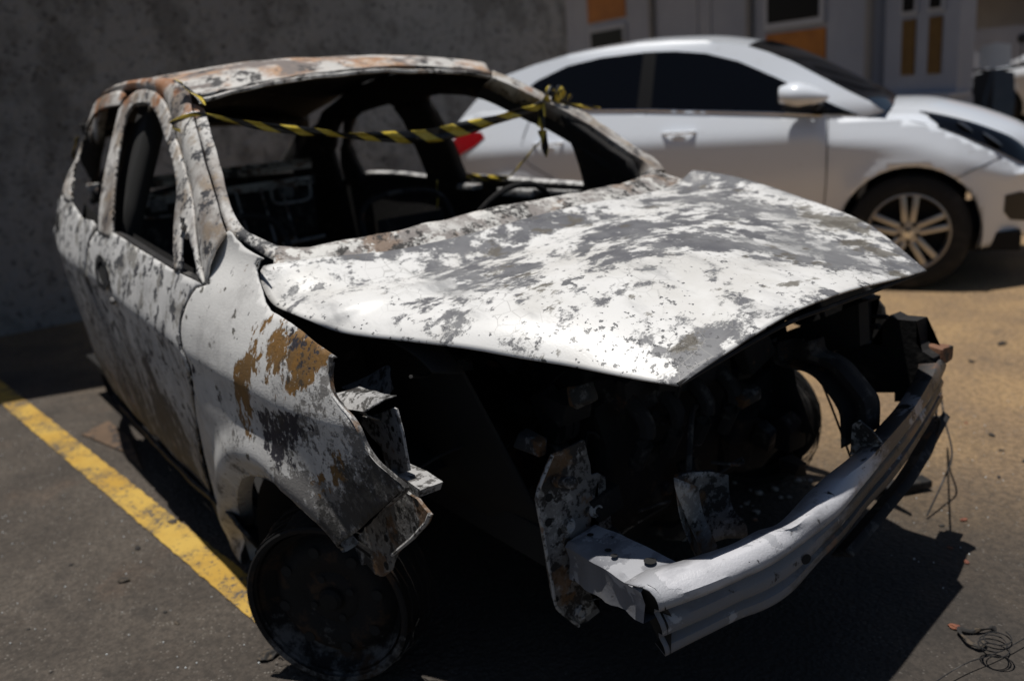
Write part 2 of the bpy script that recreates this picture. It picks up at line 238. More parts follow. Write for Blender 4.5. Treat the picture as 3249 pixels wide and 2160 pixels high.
def tube_bm(pts, r, sides=8, bm=None, caps=True):
    bm = bm or bmesh.new()
    P = [Vector(p) for p in pts]; rings = []
    rs = r if isinstance(r, (list, tuple)) else [r] * len(P)
    up = Vector((0, 0, 1))
    for i, p in enumerate(P):
        d = (P[min(i + 1, len(P) - 1)] - P[max(i - 1, 0)])
        if d.length < 1e-9: d = Vector((0, 0, 1))
        d.normalize()
        a = up if abs(d.dot(up)) < .95 else Vector((1, 0, 0))
        x = d.cross(a).normalized(); y = d.cross(x).normalized()
        rings.append([bm.verts.new(p + x * (rs[i] * math.cos(2 * math.pi * k / sides)) + y * (rs[i] * math.sin(2 * math.pi * k / sides))) for k in range(sides)])
    for i in range(len(rings) - 1):
        for k in range(sides):
            bm.faces.new((rings[i][k], rings[i][(k + 1) % sides], rings[i + 1][(k + 1) % sides], rings[i + 1][k]))
    if caps:
        bm.faces.new(rings[0][::-1]); bm.faces.new(rings[-1])
    return bm
def box_bm(c, s, bm=None, rot=None, bevel=.0):
    bm = bm or bmesh.new()
    g = bmesh.ops.create_cube(bm, size=1)
    vs = g['verts']
    M = Matrix.Translation(Vector(c)) @ (rot.to_4x4() if rot else Matrix.Identity(4)) @ Matrix.Diagonal((s[0], s[1], s[2], 1))
    bmesh.ops.transform(bm, matrix=M, verts=vs)
    if bevel:
        es = list({e for v in vs for e in v.link_edges})
        bmesh.ops.bevel(bm, geom=es, offset=bevel, segments=2, affect='EDGES', profile=.6)
    return bm
def lathe_bm(profile, axis_pt, axis, sides=48, bm=None):
    """profile = [(offset along axis, radius)]"""
    bm = bm or bmesh.new()
    a = Vector(axis).normalized(); p0 = Vector(axis_pt)
    t = Vector((0, 0, 1)) if abs(a.z) < .9 else Vector((1, 0, 0))
    x = a.cross(t).normalized(); y = a.cross(x).normalized()
    rings = []
    for off, r in profile:
        rings.append([bm.verts.new(p0 + a * off + (x * math.cos(2 * math.pi * k / sides) + y * math.sin(2 * math.pi * k / sides)) * max(r, 1e-4)) for k in range(sides)])
    for i in range(len(rings) - 1):
        for k in range(sides):
            bm.faces.new((rings[i][k], rings[i][(k + 1) % sides], rings[i + 1][(k + 1) % sides], rings[i + 1][k]))
    return bm
def prism_bm(pts, off, bm=None):
    """flat polygon pts (3-D) given thickness by vector off"""
    bm = bm or bmesh.new()
    a = [bm.verts.new(p) for p in pts]; b = [bm.verts.new(Vector(p) + Vector(off)) for p in pts]
    n = len(a)
    fs = [bm.faces.new(a[::-1]), bm.faces.new(b)]
    for i in range(n): bm.faces.new((a[i], a[(i + 1) % n], b[(i + 1) % n], b[i]))
    bmesh.ops.triangulate(bm, faces=fs)
    bmesh.ops.recalc_face_normals(bm, faces=bm.faces[:])
    return bm
def crumple(bm, amp, scale, seed=0):
    from mathutils import noise
    for v in bm.verts:
        p = v.co * scale + Vector((seed * 7.1, seed * 3.3, seed))
        v.co += Vector((noise.noise(p), noise.noise(p + Vector((31, 0, 0))), noise.noise(p + Vector((0, 57, 0))))) * amp
    return bm

# ------------------------------------------------------------------ materials
def new_mat(name):
    m = bpy.data.materials.new(name); m.use_nodes = True
    nt = m.node_tree; b = nt.nodes['Principled BSDF']
    return m, nt, b
def simple(name, col, rough=.5, metal=0., coat=0., spec=.5):
    m, nt, b = new_mat(name)
    b.inputs['Base Color'].default_value = (*col, 1); b.inputs['Roughness'].default_value = rough
    b.inputs['Metallic'].default_value = metal; b.inputs['Coat Weight'].default_value = coat
    b.inputs['Specular IOR Level'].default_value = spec
    return m
class NT:
    def __init__(s, nt): s.nt = nt
    def n(s, t, **kw):
        x = s.nt.nodes.new(t)
        for k, v in kw.items(): setattr(x, k, v)
        return x
    def l(s, a, b): s.nt.links.new(a, b)
    def math(s, op, a, b=None, clamp=False):
        x = s.n('ShaderNodeMath', operation=op, use_clamp=clamp)
        for i, v in enumerate((a, b)):
            if v is None: continue
            if isinstance(v, (int, float)): x.inputs[i].default_value = v
            else: s.l(v, x.inputs[i])
        return x.outputs[0]
    def coords(s, scale=(1, 1, 1), rot=(0, 0, 0), loc=(0, 0, 0)):
        if not hasattr(s, 'tc'): s.tc = s.n('ShaderNodeTexCoord')
        mp = s.n('ShaderNodeMapping')
        mp.inputs['Scale'].default_value = scale; mp.inputs['Rotation'].default_value = rot; mp.inputs['Location'].default_value = loc
        s.l(s.tc.outputs['Object'], mp.inputs[0]); return mp.outputs[0]
    def noise(s, vec, scale, detail=6, rough=.6, dist=0.):
        x = s.n('ShaderNodeTexNoise'); x.inputs['Scale'].default_value = scale; x.inputs['Detail'].default_value = detail
        x.inputs['Roughness'].default_value = rough; x.inputs['Distortion'].default_value = dist
        s.l(vec, x.inputs['Vector']); return x.outputs['Fac']
    def vor(s, vec, scale, feature='F1', rand=1.):
        x = s.n('ShaderNodeTexVoronoi', feature=feature); x.inputs['Scale'].default_value = scale
        x.inputs['Randomness'].default_value = rand; s.l(vec, x.inputs['Vector']); return x.outputs['Distance']
    def step(s, f, lo, hi):
        x = s.n('ShaderNodeMapRange', interpolation_type='SMOOTHSTEP')
        x.inputs['From Min'].default_value = lo; x.inputs['From Max'].default_value = hi
        s.l(f, x.inputs['Value']); return x.outputs['Result']
    def linear(s, gx, gy, gz, c):
        """gx*x + gy*y + gz*z + c in object space"""
        if not hasattr(s, 'sx'):
            if not hasattr(s, 'tc'): s.tc = s.n('ShaderNodeTexCoord')
            s.sx = s.n('ShaderNodeSeparateXYZ'); s.l(s.tc.outputs['Object'], s.sx.inputs[0])
        o = None
        for g, k in ((gx, 0), (gy, 1), (gz, 2)):
            if g:
                t = s.math('MULTIPLY', s.sx.outputs[k], g); o = t if o is None else s.math('ADD', o, t)
        return s.math('ADD', o, c) if o is not None else None
    def mix(s, fac, a, b):
        x = s.n('ShaderNodeMix', data_type='RGBA')
        if isinstance(fac, (int, float)): x.inputs[0].default_value = fac
        else: s.l(fac, x.inputs[0])
        for i, v in ((6, a), (7, b)):
            if isinstance(v, tuple): x.inputs[i].default_value = (*v[:3], 1)
            else: s.l(v, x.inputs[i])
        return x.outputs[2]
    def bump(s, h, strength, dist, bsdf, prev=None):
        x = s.n('ShaderNodeBump'); x.inputs['Strength'].default_value = strength; x.inputs['Distance'].default_value = dist
        s.l(h, x.inputs['Height'])
        if prev is not None: s.l(prev, x.inputs['Normal'])
        s.l(x.outputs[0], bsdf.inputs['Normal']); return x.outputs[0]
def burnt(name, base, layers, rough=.55, mottle=.15, grain=.3, grain_scale=120, metal=0.):
    """burnt paint: a base colour with peeled / scorched / rusted layers on top, each with its own shape.
    layer = dict(col, scale, t, soft, [detail, rough, stretch, bias=(gx,gy,gz,c), relief, rgh, seed, boxes])"""
    m, nt, b = new_mat(name); k = NT(nt)
    v0 = k.coords()
    mo = k.noise(v0, 9, 5, .6)
    col = k.mix(k.step(mo, .25, .8), tuple(c * (1 - mottle) for c in base), tuple(min(1, c * (1 + mottle)) for c in base))
    h = k.math('MULTIPLY', k.noise(v0, grain_scale, 3, .6), grain)
    rg = None
    for i, L in enumerate(layers):
        st = L.get('stretch', (1, 1, 1)); sd = L.get('seed', i * 3.7 + 1)
        v = k.coords(st, L.get('rot', (0, 0, 0)), (sd, sd * .7, -sd))
        f = k.noise(v, L['scale'], L.get('detail', 8), L.get('rough', .62), L.get('dist', .0))
        if 'scale2' in L:
            f2 = k.noise(k.coords(L.get('stretch2', st), (0, 0, 0), (-sd, sd, sd * .3)), L['scale2'], 8, .72)
            f = k.math('ADD', k.math('MULTIPLY', f, 1 - L['w2']), k.math('MULTIPLY', f2, L['w2']))
        if 'blister' in L:
            vv = k.vor(k.coords(), L['blister'])
            f = k.math('ADD', f, k.math('MULTIPLY', k.math('SUBTRACT', .35, vv), L.get('bl_amp', .25)))
        if 'bias' in L:
            lb = k.linear(*L['bias'])
            f = k.math('ADD', f, L['bias'][3] if lb is None else lb)
        if 'spots' in L:
            for (cx, cy, cz, rad, amp) in L['spots']:
                vm = k.n('ShaderNodeVectorMath', operation='DISTANCE'); k.l(v0, vm.inputs[0]); vm.inputs[1].default_value = (cx, cy, cz)
                g = k.step(vm.outputs['Value'], rad, rad * .25)
                f = k.math('ADD', f, k.math('MULTIPLY', g, amp))
        msk = k.step(f, L['t'] - L['soft'], L['t'] + L['soft'])
        if 'op' in L: msk = k.math('MULTIPLY', msk, L['op'])
        c2 = L['col']
        if 'col2' in L: c2 = k.mix(k.step(k.noise(v, L['scale'] * 3, 4, .6), .35, .65), L['col'], L['col2'])
        col = k.mix(msk, col, c2)
        if L.get('relief'): h = k.math('SUBTRACT', h, k.math('MULTIPLY', msk, L['relief']))
        if 'rgh' in L:
            prev = rg if rg is not None else rough
            mm = k.n('ShaderNodeMix', data_type='FLOAT'); k.l(msk, mm.inputs[0])
            if isinstance(prev, float): mm.inputs[2].default_value = prev
            else: k.l(prev, mm.inputs[2])
            mm.inputs[3].default_value = L['rgh']; rg = mm.outputs[0]
    k.l(col, b.inputs['Base Color'])
    if rg is not None: k.l(rg, b.inputs['Roughness'])
    else: b.inputs['Roughness'].default_value = rough
    b.inputs['Metallic'].default_value = metal
    b.inputs['Specular IOR Level'].default_value = .35
    k.bump(h, .6, .0035, b)
    return m
# ------------------------------------------------------------------ burnt materials
WHITE = (.80, .79, .77)
M_char = burnt('char', (.016, .015, .015), [dict(col=(.05, .045, .04), scale=14, t=.62, soft=.06), dict(col=(.10, .06, .035), scale=9, t=.68, soft=.05, seed=9)], rough=.85, grain=.6, grain_scale=60)
M_soot = burnt('soot', (.022, .021, .022), [dict(col=(.09, .085, .08), scale=16, t=.60, soft=.05), dict(col=(.12, .06, .03), scale=8, t=.66, soft=.05, seed=4)], rough=.8, grain=.5)
GREY = (.125, .125, .135)
M_hood = burnt('hood_paint', WHITE, [
    dict(col=(.60, .58, .54), scale=4, t=.56, soft=.10, op=.55, seed=21),
    dict(col=GREY, col2=(.19, .19, .197), scale=5.2, detail=9, rough=.70, scale2=22, w2=.42, t=.512, soft=.022, dist=.3, relief=.5, rgh=.45, stretch=(1., .75, 1), seed=2.3,
         bias=(-.02, .022, 0, .006), spots=[(.42, -.36, .80, .32, -.055), (.10, -.62, .85, .16, -.05), (.12, -.1, .92, .30, .018), (.42, .25, .84, .30, .022), (.66, .1, .80, .14, -.02)]),
    dict(col=(.155, .155, .16), scale=16, detail=8, rough=.70, t=.60, soft=.012, relief=.5, rgh=.45, seed=5.1, bias=(-.03, .03, 0, .0), spots=[(.42, -.34, .80, .3, -.03)]),
    dict(col=(.13, .13, .135), scale=70, detail=4, rough=.6, t=.665, soft=.012, relief=.7, seed=8.8, spots=[(.50, -.36, .76, .16, .05), (.64, -.30, .76, .12, .08)]),
    dict(col=(.22, .22, .225), col2=(.30, .30, .30), scale=5, detail=9, t=.54, soft=.10, op=.8, seed=15, stretch=(.45, 1.3, 1), rot=(0, 0, .5), spots=[(.55, .30, .83, .30, .11)], bias=(0, .03, 0, -.07)),
    dict(col=(.13, .115, .09), scale=12, detail=9, rough=.7, t=.56, soft=.03, op=.85, seed=13, stretch=(1, .6, 1), spots=[(.36, .58, .85, .16, .10), (.55, .46, .83, .10, .08)], bias=(0, .03, 0, -.05)),
], rough=.38, mottle=.03, grain=.12, grain_scale=220)
# hairline cracks in the baked hood paint
nt = M_hood.node_tree; k = NT(nt); b = nt.nodes['Principled BSDF']
src = b.inputs['Base Color'].links[0].from_socket
cr = k.step(k.vor(k.coords((1, 1, 1)), 26, 'DISTANCE_TO_EDGE'), .030, .012)
crm = k.math('MULTIPLY', cr, k.step(k.noise(k.coords(), 5, 3), .50, .62))
k.l(k.mix(k.math('MULTIPLY', crm, .45), src, (.35, .34, .32)), b.inputs['Base Color'])
OCHRE = (.22, .115, .032)
M_fender = burnt('fender_paint', (.66, .65, .63), [
    dict(col=(.36, .35, .34), scale=6, t=.52, soft=.12, op=.7, seed=30, scale2=40, w2=.3, bias=(.06, 0, -.25, .15)),
    dict(col=(.20, .19, .18), scale=9, detail=9, scale2=70, w2=.45, t=.512, soft=.025, seed=31, relief=.5, bias=(.16, 0, -.22, .10), rgh=.8),
    dict(col=OCHRE, col2=(.17, .10, .04), scale=8, detail=8, rough=.68, scale2=45, w2=.38, t=.56, soft=.010, stretch=(1, 1, .7), relief=.8, rgh=.6, seed=3.3, bias=(0, 0, 0, -.05),
         spots=[(-.02, -.8, .77, .14, .11), (.10, -.77, .76, .13, .12), (.19, -.77, .81, .12, .14), (-.12, -.83, .62, .10, .11), (-.10, -.83, .70, .08, .10), (.20, -.8, .56, .08, .09), (.27, -.78, .60, .06, .08)]),
    dict(col=(.035, .033, .042), scale=9, detail=8, rough=.70, scale2=50, w2=.42, t=.555, soft=.012, relief=.6, rgh=.7, seed=6.6, bias=(0, 0, 0, -.05),
         spots=[(.03, -.83, .61, .11, .12), (.12, -.81, .65, .08, .10), (.16, -.78, .845, .12, .11), (.37, -.77, .56, .16, .10), (-.26, -.83, .6, .10, .07)]),
    dict(col=(.14, .135, .12), scale=20, blister=24, bl_amp=.42, t=.60, soft=.015, relief=.7, seed=7, spots=[(-.27, -.73, .87, .09, .13), (-.20, -.76, .83, .08, .10)], bias=(0, 0, 0.01, -.09)),
    dict(col=(.10, .095, .09), scale=5, t=.55, soft=.12, op=.8, seed=41, bias=(.25, 0, -.6, .22)),
    dict(col=(.045, .042, .038), scale=9, detail=8, rough=.7, scale2=60, w2=.4, t=.52, soft=.03, op=.9, seed=43, bias=(.05, 0, 0, -.08), spots=[(.36, -.77, .55, .14, .13), (.27, -.79, .47, .13, .11), (.20, -.79, .45, .1, .07)]),
], rough=.6, mottle=.06, grain=.5, grain_scale=190)
M_door = burnt('door_paint', (.66, .65, .635), [
    dict(col=(.40, .395, .39), scale=4, t=.52, soft=.12, op=.75, seed=50, bias=(0, 0, -.2, .12), scale2=30, w2=.25),
    dict(col=(.29, .29, .295), scale=5, t=.50, soft=.10, op=.9, seed=57, stretch=(1, 1, .45), rot=(0, R(25), 0), scale2=25, w2=.25, bias=(0, 0, -.45, .27)),
    dict(col=(.25, .235, .21), scale=14, detail=9, rough=.7, t=.550, soft=.03, op=.8, seed=51, bias=(0, 0, .15, -.12), stretch=(1, 1, .7)),
    dict(col=(.20, .115, .065), scale=5, detail=8, t=.545, soft=.06, op=.7, seed=52, stretch=(1, 1, .35), rot=(0, R(30), 0), scale2=25, w2=.25, bias=(0, 0, -.22, .08)),
    dict(col=(.032, .030, .031), scale=5, detail=9, rough=.68, scale2=36, w2=.35, t=.525, soft=.025, op=.94, seed=53, stretch=(1.1, 1, .5), rot=(0, R(20), 0), bias=(.03, 0, -.36, .19), relief=.3),
    dict(col=(.10, .10, .105), scale=24, detail=7, rough=.7, t=.565, soft=.02, seed=54, relief=.5, bias=(0, 0, 0.05, -.03)),
], rough=.6, mottle=.1, grain=.5, grain_scale=140)
M_pillar = burnt('pillar_metal', (.50, .485, .46), [
    dict(col=(.68, .66, .63), scale=7, t=.50, soft=.08, seed=60, scale2=40, w2=.3),
    dict(col=(.20, .165, .14), scale=5, t=.53, soft=.08, op=.9, seed=61, stretch=(1, 1, .6), scale2=40, w2=.2),
    dict(col=(.30, .23, .16), scale=13, t=.57, soft=.05, op=.7, seed=62),
    dict(col=(.055, .055, .06), scale=11, detail=9, rough=.72, scale2=60, w2=.4, t=.545, soft=.02, seed=63, relief=.4),
    dict(col=(.13, .125, .13), scale=24, blister=28, bl_amp=.42, t=.59, soft=.02, seed=64, bias=(0, 0, 0, -.05)),
    dict(col=(.34, .14, .05), scale=6, detail=8, t=.60, soft=.05, op=.85, seed=65, bias=(0, 0, .60, -.75)),
], rough=.62, mottle=.12, grain=.6, grain_scale=160)
M_roof = burnt('roof_metal', (.58, .56, .53), [
    dict(col=(.36, .16, .06), col2=(.45, .25, .12), scale=5, detail=9, t=.515, soft=.06, op=.85, seed=70, scale2=30, w2=.25),
    dict(col=(.20, .17, .155), scale=6, detail=9, t=.535, soft=.03, seed=71, stretch=(1, .7, 1), scale2=30, w2=.3),
    dict(col=(.05, .047, .047), scale=12, detail=9, rough=.7, t=.57, soft=.02, seed=72, spots=[(-.95, -.5, 1.3, .2, .08)], bias=(0, 0, .01, -.02)),
], rough=.65, mottle=.1, grain=.6, grain_scale=140)
M_cowl = burnt('cowl_metal', (.55, .535, .51), [
    dict(col=(.26, .235, .22), scale=6, t=.50, soft=.06, seed=80, scale2=40, w2=.3),
    dict(col=(.24, .165, .115), scale=9, detail=9, t=.56, soft=.04, seed=81, op=.8),
    dict(col=(.045, .042, .040), scale=12, detail=9, rough=.72, scale2=60, w2=.4, t=.525, soft=.02, seed=82, relief=.9, bias=(0, .035, 0, -.005)),
    dict(col=(.68, .665, .63), scale=14, detail=8, rough=.7, t=.55, soft=.03, seed=83),
], rough=.7, mottle=.15, grain=1.0, grain_scale=110)
M_beam = burnt('beam_metal', (.56, .56, .59), [
    dict(col=(.17, .175, .195), scale=3.5, t=.49, soft=.10, op=.9, seed=90, stretch=(1, .5, 1.3), scale2=30, w2=.2, bias=(0, .30, -2.4, 1.02)),  # greyer lower down: shade of the sunless front face put into the colour
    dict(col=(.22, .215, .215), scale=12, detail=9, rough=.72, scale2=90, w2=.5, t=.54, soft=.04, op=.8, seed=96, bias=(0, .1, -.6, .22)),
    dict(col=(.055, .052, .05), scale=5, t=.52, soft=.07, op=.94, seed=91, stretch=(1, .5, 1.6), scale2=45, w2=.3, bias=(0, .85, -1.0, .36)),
    dict(col=(.40, .405, .43), scale=7, detail=8, t=.585, soft=.010, relief=.3, seed=92),
    dict(col=(.22, .12, .07), scale=6, t=.56, soft=.05, op=.75, seed=93, bias=(0, .16, 0, -.06), scale2=40, w2=.3),
    dict(col=(.025, .025, .025), scale=14, detail=9, rough=.72, t=.60, soft=.015, seed=94, bias=(0, .10, 0, -.01), relief=.3),
], rough=.45, mottle=.06, grain=.4, grain_scale=200)
M_plate = burnt('scorched_plate', (.20, .195, .19), [
    dict(col=(.36, .355, .345), scale=8, detail=9, rough=.7, scale2=50, w2=.4, t=.54, soft=.025, seed=100),
    dict(col=(.035, .033, .032), scale=8, detail=9, rough=.72, scale2=55, w2=.45, t=.515, soft=.02, seed=101, relief=.5),
    dict(col=(.17, .095, .045), scale=12, detail=8, t=.58, soft=.04, seed=102, op=.8),
], rough=.65, mottle=.15, grain=1., grain_scale=140)
M_crust = burnt('crusted_steel', (.42, .415, .41), [
    dict(col=(.10, .095, .09), scale=50, detail=5, t=.55, soft=.04, seed=110, relief=.8),
    dict(col=(.04, .038, .036), scale=18, detail=8, t=.60, soft=.03, seed=111, relief=.5),
    dict(col=(.19, .10, .045), scale=20, detail=6, t=.66, soft=.04, seed=112, op=.8),
], rough=.7, mottle=.1, grain=1.2, grain_scale=120)
M_seat = burnt('seat_metal', (.50, .49, .47), [
    dict(col=(.16, .10, .07), scale=9, t=.56, soft=.06, seed=120), dict(col=(.04, .04, .04), scale=12, t=.56, soft=.05, seed=121)], rough=.7)
M_rim = burnt('burnt_rim', (.009, .0085, .0085), [
    dict(col=(.13, .125, .12), scale=7, detail=9, rough=.7, t=.62, soft=.05, seed=130, scale2=40, w2=.35, bias=(0, 0, -1.1, -.03)),  # grey low in the barrel: light on its upturned face, painted in
    dict(col=(.045, .026, .015), scale=9, t=.57, soft=.05, seed=131)], rough=.8, grain=.8)
M_void = simple('dark_gap', (.012, .012, .012), .9)

# ------------------------------------------------------------------ body shape of the wreck
def ss(a, b, x):
    t = min(1, max(0, (x - a) / (b - a))); return t * t * (3 - 2 * t)
ZA = [.05, .10, .15, .25, .40, .55, .66, .69, .72, .80, .86, .90, 1.29, 1.5]
WA = [.735, .75, .763, .781, .801, .818, .829, .836, .828, .806, .782, .765, .562, .45]
ZF = [.05, .15, .25, .40, .55, .66, .69, .75, .80, .85, .88, .91, .95]
WF = [.745, .77, .795, .818, .829, .830, .836, .822, .80, .768, .738, .716, .702]
def Wd0(x, z):
    sh = min(.3, max(-.03, .08 * (-.5 - x))); zz = z - sh
    a = float(np.interp(zz, ZA, WA)); bb = float(np.interp(z, ZF, WF))
    kk = ss(-.62, -.36, x); w = a * (1 - kk) + bb * kk
    w -= .30 * max(0, x - .05) ** 1.4 + .34 * max(0, -1.85 - x) ** 2
    w -= ss(.86, 1.0, zz) * .05 * max(0, -1.45 - x) ** 2
    return w
def Wd(x, z):      # lightly smoothed in z so creases are pressed, not cut
    return .5 * Wd0(x, z) + .25 * (Wd0(x, z - .008) + Wd0(x, z + .008))
def sideR(extra=0.):
    return lambda x, z: (x, -(Wd(x, z) + extra), z)
def sideL(extra=0.):
    return lambda x, z: (x, Wd(x, z) + extra, z)
def xz(pts): return [(p[0], p[2]) for p in pts]

car = empty('burnt_car')
tag(car, 'burnt-out white hatchback with bare scorched bonnet, no glass, no front bumper and open engine bay', 'car')

# ---- bonnet: patch between its four measured edges, crowned, with rolled right flank
def coons(Rl, Ll, Bl, Fl, n, m, bump):
    a = np.array(smooth_line(Rl, n)); c = np.array(smooth_line(Ll, n))          # rear -> front
    bk = np.array(smooth_line(Bl, m)); f = np.array(smooth_line(Fl, m))         # right -> left
    bm = bmesh.new(); V = []
    for i in range(n):
        s = i / (n - 1); row = []
        for j in range(m):
            t = j / (m - 1)
            p = (1 - t) * a[i] + t * c[i] + (1 - s) * bk[j] + s * f[j] - ((1 - s) * (1 - t) * a[0] + s * (1 - t) * a[-1] + (1 - s) * t * c[0] + s * t * c[-1])
            p = p + np.array(bump(s, t)); row.append(bm.verts.new(p))
        V.append(row)
    for i in range(n - 1):
        for j in range(m - 1): bm.faces.new((V[i][j], V[i + 1][j], V[i + 1][j + 1], V[i][j + 1]))
    return bm
def hood_bump(s, t):
    e = math.sin(math.pi * s) ** .8
    z = .020 * (4 * t * (1 - t)) * (.4 + .6 * e)
    fl = (1 - math.exp(-t / .055)) * math.exp(-t * 1.6)                                  # shoulder over the right flank
    z += .042 * fl * math.sin(math.pi * min(1, s * .96 + .02)) ** .7
    z += .012 * (1 - math.exp(-(1 - t) / .06)) * math.exp(-(1 - t) * 2) * e
    z += .006 * math.sin(7 * t + 2.0) * math.sin(5.2 * s + .8) + .004 * math.sin(11 * s + 6 * t)   # heat warp
    return (0, 0, z)
BL = PTS['hood_B'][:7] + [PTS['hood_B'][7]] + [(-.205, .60, .922), PTS['hood_L'][-1]]
BL[0] = PTS['hood_R'][0]
FL = [PTS['hood_R'][-1]] + PTS['hood_F'][1:4] + [PTS['hood_L'][0]]
bm = coons(PTS['hood_R'], PTS['hood_L'][::-1], BL, FL, 90, 120, hood_bump)
hood = mesh_obj('bonnet', bm, M_hood, car); solidify(hood, .004, -1, M_char)
hood['label'] = 'bent bonnet with white paint peeling off grey primer'
# folded hem along the nose edge
hem = [Vector(p) + Vector((-.004, 0, -.006)) for p in smooth_line(FL, 40)]
mesh_obj('hem', tube_bm(hem, .0045, 6), M_char, hood)

# ---- front wing
fpts = roughen(xz(PTS['fender']), .0008, .03, 5)
_arch = [(p[0], p[2]) for p in PTS['fender'][36:49]]
_arch = smooth_line(_arch, 60)
def wing_fn(x, z):
    d = min(math.hypot(x - q_[0], z - q_[1]) for q_ in _arch)
    w = Wd(x, z) + .016 * ss(.13, .060, d) - .030 * ss(.056, .0, d)
    return (x, -w, z)
bm = panel_bm(fpts, wing_fn, .016); crumple(bm, .006, 4.5, 3)
fender = mesh_obj('front_wing', bm, M_fender, car); solidify(fender, .004, -1, M_char)
fender['label'] = 'front wing with blistered white paint, ochre patches and scorched torn tip'
# rolled arch lip and front return flange
P = [p for p in PTS['fender']]
ai = 36
arch = P[ai:ai + 14]
arch = [(p[0], p[1] + .014, p[2]) for p in arch]
lip = [(p[0] * 1.0, p[1] + .040, p[2] + .004) for p in arch]
mesh_obj('arch_lip', loft_bm([[(p[0], p[1] + .001, p[2] - .001) for p in arch], [(p[0], p[1] + .012, p[2] - .002) for p in arch], lip], 50), M_fender, fender)
fi = 22
fe = P[fi:fi + 12]
mesh_obj('front_flange', loft_bm([[(p[0] + .001, p[1] - .001, p[2]) for p in fe], [(p[0] + .003, p[1] + .003, p[2] - .001) for p in fe], [(p[0] - .001, p[1] + .012, p[2] - .004) for p in fe]], 50), M_plate, fender)
# wheel-house liner behind the wing
cyl = []
for yy in (-.76, -.45):
    cyl.append([(-.06 + .34 * math.cos(a), yy, .17 + .29 * math.sin(a)) for a in np.linspace(1.15, math.pi + .2, 20)])
mesh_obj('wheel_house', loft_bm(cyl, 30), M_void, car)

# ---- doors
def hole_disc(parent, name, c, rx, rz, tilt=0):
    pts = []
    for i in range(28):
        a = 2 * math.pi * i / 28
        x = c[0] + rx * math.cos(a) ; z = c[1] + rz * math.sin(a) + tilt * rx * math.cos(a)
        pts.append((x, z))
    return pts
dpts = roughen(xz(PTS['front_door']), .001, .03, 8)
bm = panel_bm(dpts, sideR(.001), .02); crumple(bm, .008, 3.5, 9)
door = mesh_obj('front_door', bm, M_door, car); solidify(door, .006, -1, M_char)
door['label'] = 'front door skin, sooty white above its crease and rust-streaked below'
# handle recess: ring, dark hole, broken lock lug
M_soot2 = burnt('handle_soot', (.018, .018, .02), [dict(col=(.12, .12, .12), scale=30, t=.58, soft=.04)], rough=.7)
hx, hz = -1.275, .795
ring = [(hx + .085 * math.cos(a), hz + .046 * math.sin(a) - .02 * math.cos(a)) for a in np.linspace(0, 2 * math.pi, 33)[:-1]]
inr = [(hx + .052 * math.cos(a), hz + .030 * math.sin(a) - .013 * math.cos(a)) for a in np.linspace(0, 2 * math.pi, 33)[:-1]]
f1 = sideR(.009); f2 = sideR(.002); f3 = sideR(-.02)
mesh_obj('handle_recess', loft_bm([[f1(*p) for p in ring] + [f1(*ring[0])], [f1(*p) for p in inr] + [f1(*inr[0])], [f2(*p) for p in inr] + [f2(*inr[0])]], 40), M_soot2, door)
mesh_obj('handle_hole', prism_bm([sideR(.0035)(*p) for p in inr], (0, .01, 0)), M_void, door)
lug = bmesh.new(); bmesh.ops.create_uvsphere(lug, u_segments=14, v_segments=8, radius=.013, matrix=Matrix.Translation(sideR(.008)(hx + .105, hz - .075)) @ Matrix.Diagonal((1.5, .7, .9, 1)))
mesh_obj('lock_barrel', lug, M_plate, door)
bm = panel_bm(roughen(xz(PTS['rear_door']), .001, .03, 18), sideR(), .025); crumple(bm, .009, 3.5, 19)
rdoor = mesh_obj('rear_door', bm, M_door, car); solidify(rdoor, .006, -1, M_char)
ring = [(-2.02 + .05 * math.cos(a), .895 + .03 * math.sin(a) - .016 * math.cos(a)) for a in np.linspace(0, 2 * math.pi, 25)[:-1]]
mesh_obj('handle_hole', prism_bm([sideR(.003)(*p) for p in ring], (0, .01, 0)), M_void, rdoor)
# ---- door window frames
seam = PTS['seam']
wf = PTS['win_front']; wfl = PTS['win_front_low']; ql = PTS['qlight']; wr = PTS['win_rear']
outer = smooth_line(xz(seam)[:] + [(-1.33, 1.33), (-1.45, 1.332), (-1.545, 1.305), (-1.575, 1.285)], 50)
outer += smooth_line([(p[0] + .004, p[1]) for p in xz(wr[0:6])] + [(-1.40, .905)], 24)
inner = [(wf[0][0] - .01, wf[0][2] - .02)] + [p for p in smooth_line(xz(wf) + xz(wfl)[1:], 60)] + [(-.640, .868), (-.600, .862)]
inner += xz([ql[6], ql[0], ql[1], ql[2], ql[3], ql[4], ql[5]])
frame_poly = outer + inner
bm = panel_bm(frame_poly, sideR(.002), .016)
ff = mesh_obj('window_frame', bm, M_pillar, door); solidify(ff, .010, -1, M_char)
rout = [(-1.575, 1.325), (-1.67, 1.342), (-1.90, 1.330), (-2.08, 1.300), (-2.19, 1.245), (-2.24, 1.18), (-2.20, 1.10), (-2.09, 1.03), (-1.97, .985), (-1.843, .975)]
rin = [(-1.832, .985), (-1.93, 1.04), (-2.06, 1.105), (-2.13, 1.165), (-2.09, 1.225), (-1.96, 1.268), (-1.77, 1.292), (-1.60, 1.295)]
bm = panel_bm(smooth_line(rout, 50) + smooth_line(rin, 40), sideR(.002), .016)
rf = mesh_obj('window_frame', bm, M_pillar, rdoor); solidify(rf, .010, -1, M_char)
# door rebate / B pillar behind the frames
bm = panel_bm([(-1.54, 1.29), (-1.42, 1.30), (-1.33, .95), (-1.30, .20), (-1.55, .20), (-1.50, .95)], sideR(-.05), .05)
bp = mesh_obj('centre_pillar', bm, M_void, car); solidify(bp, .06)
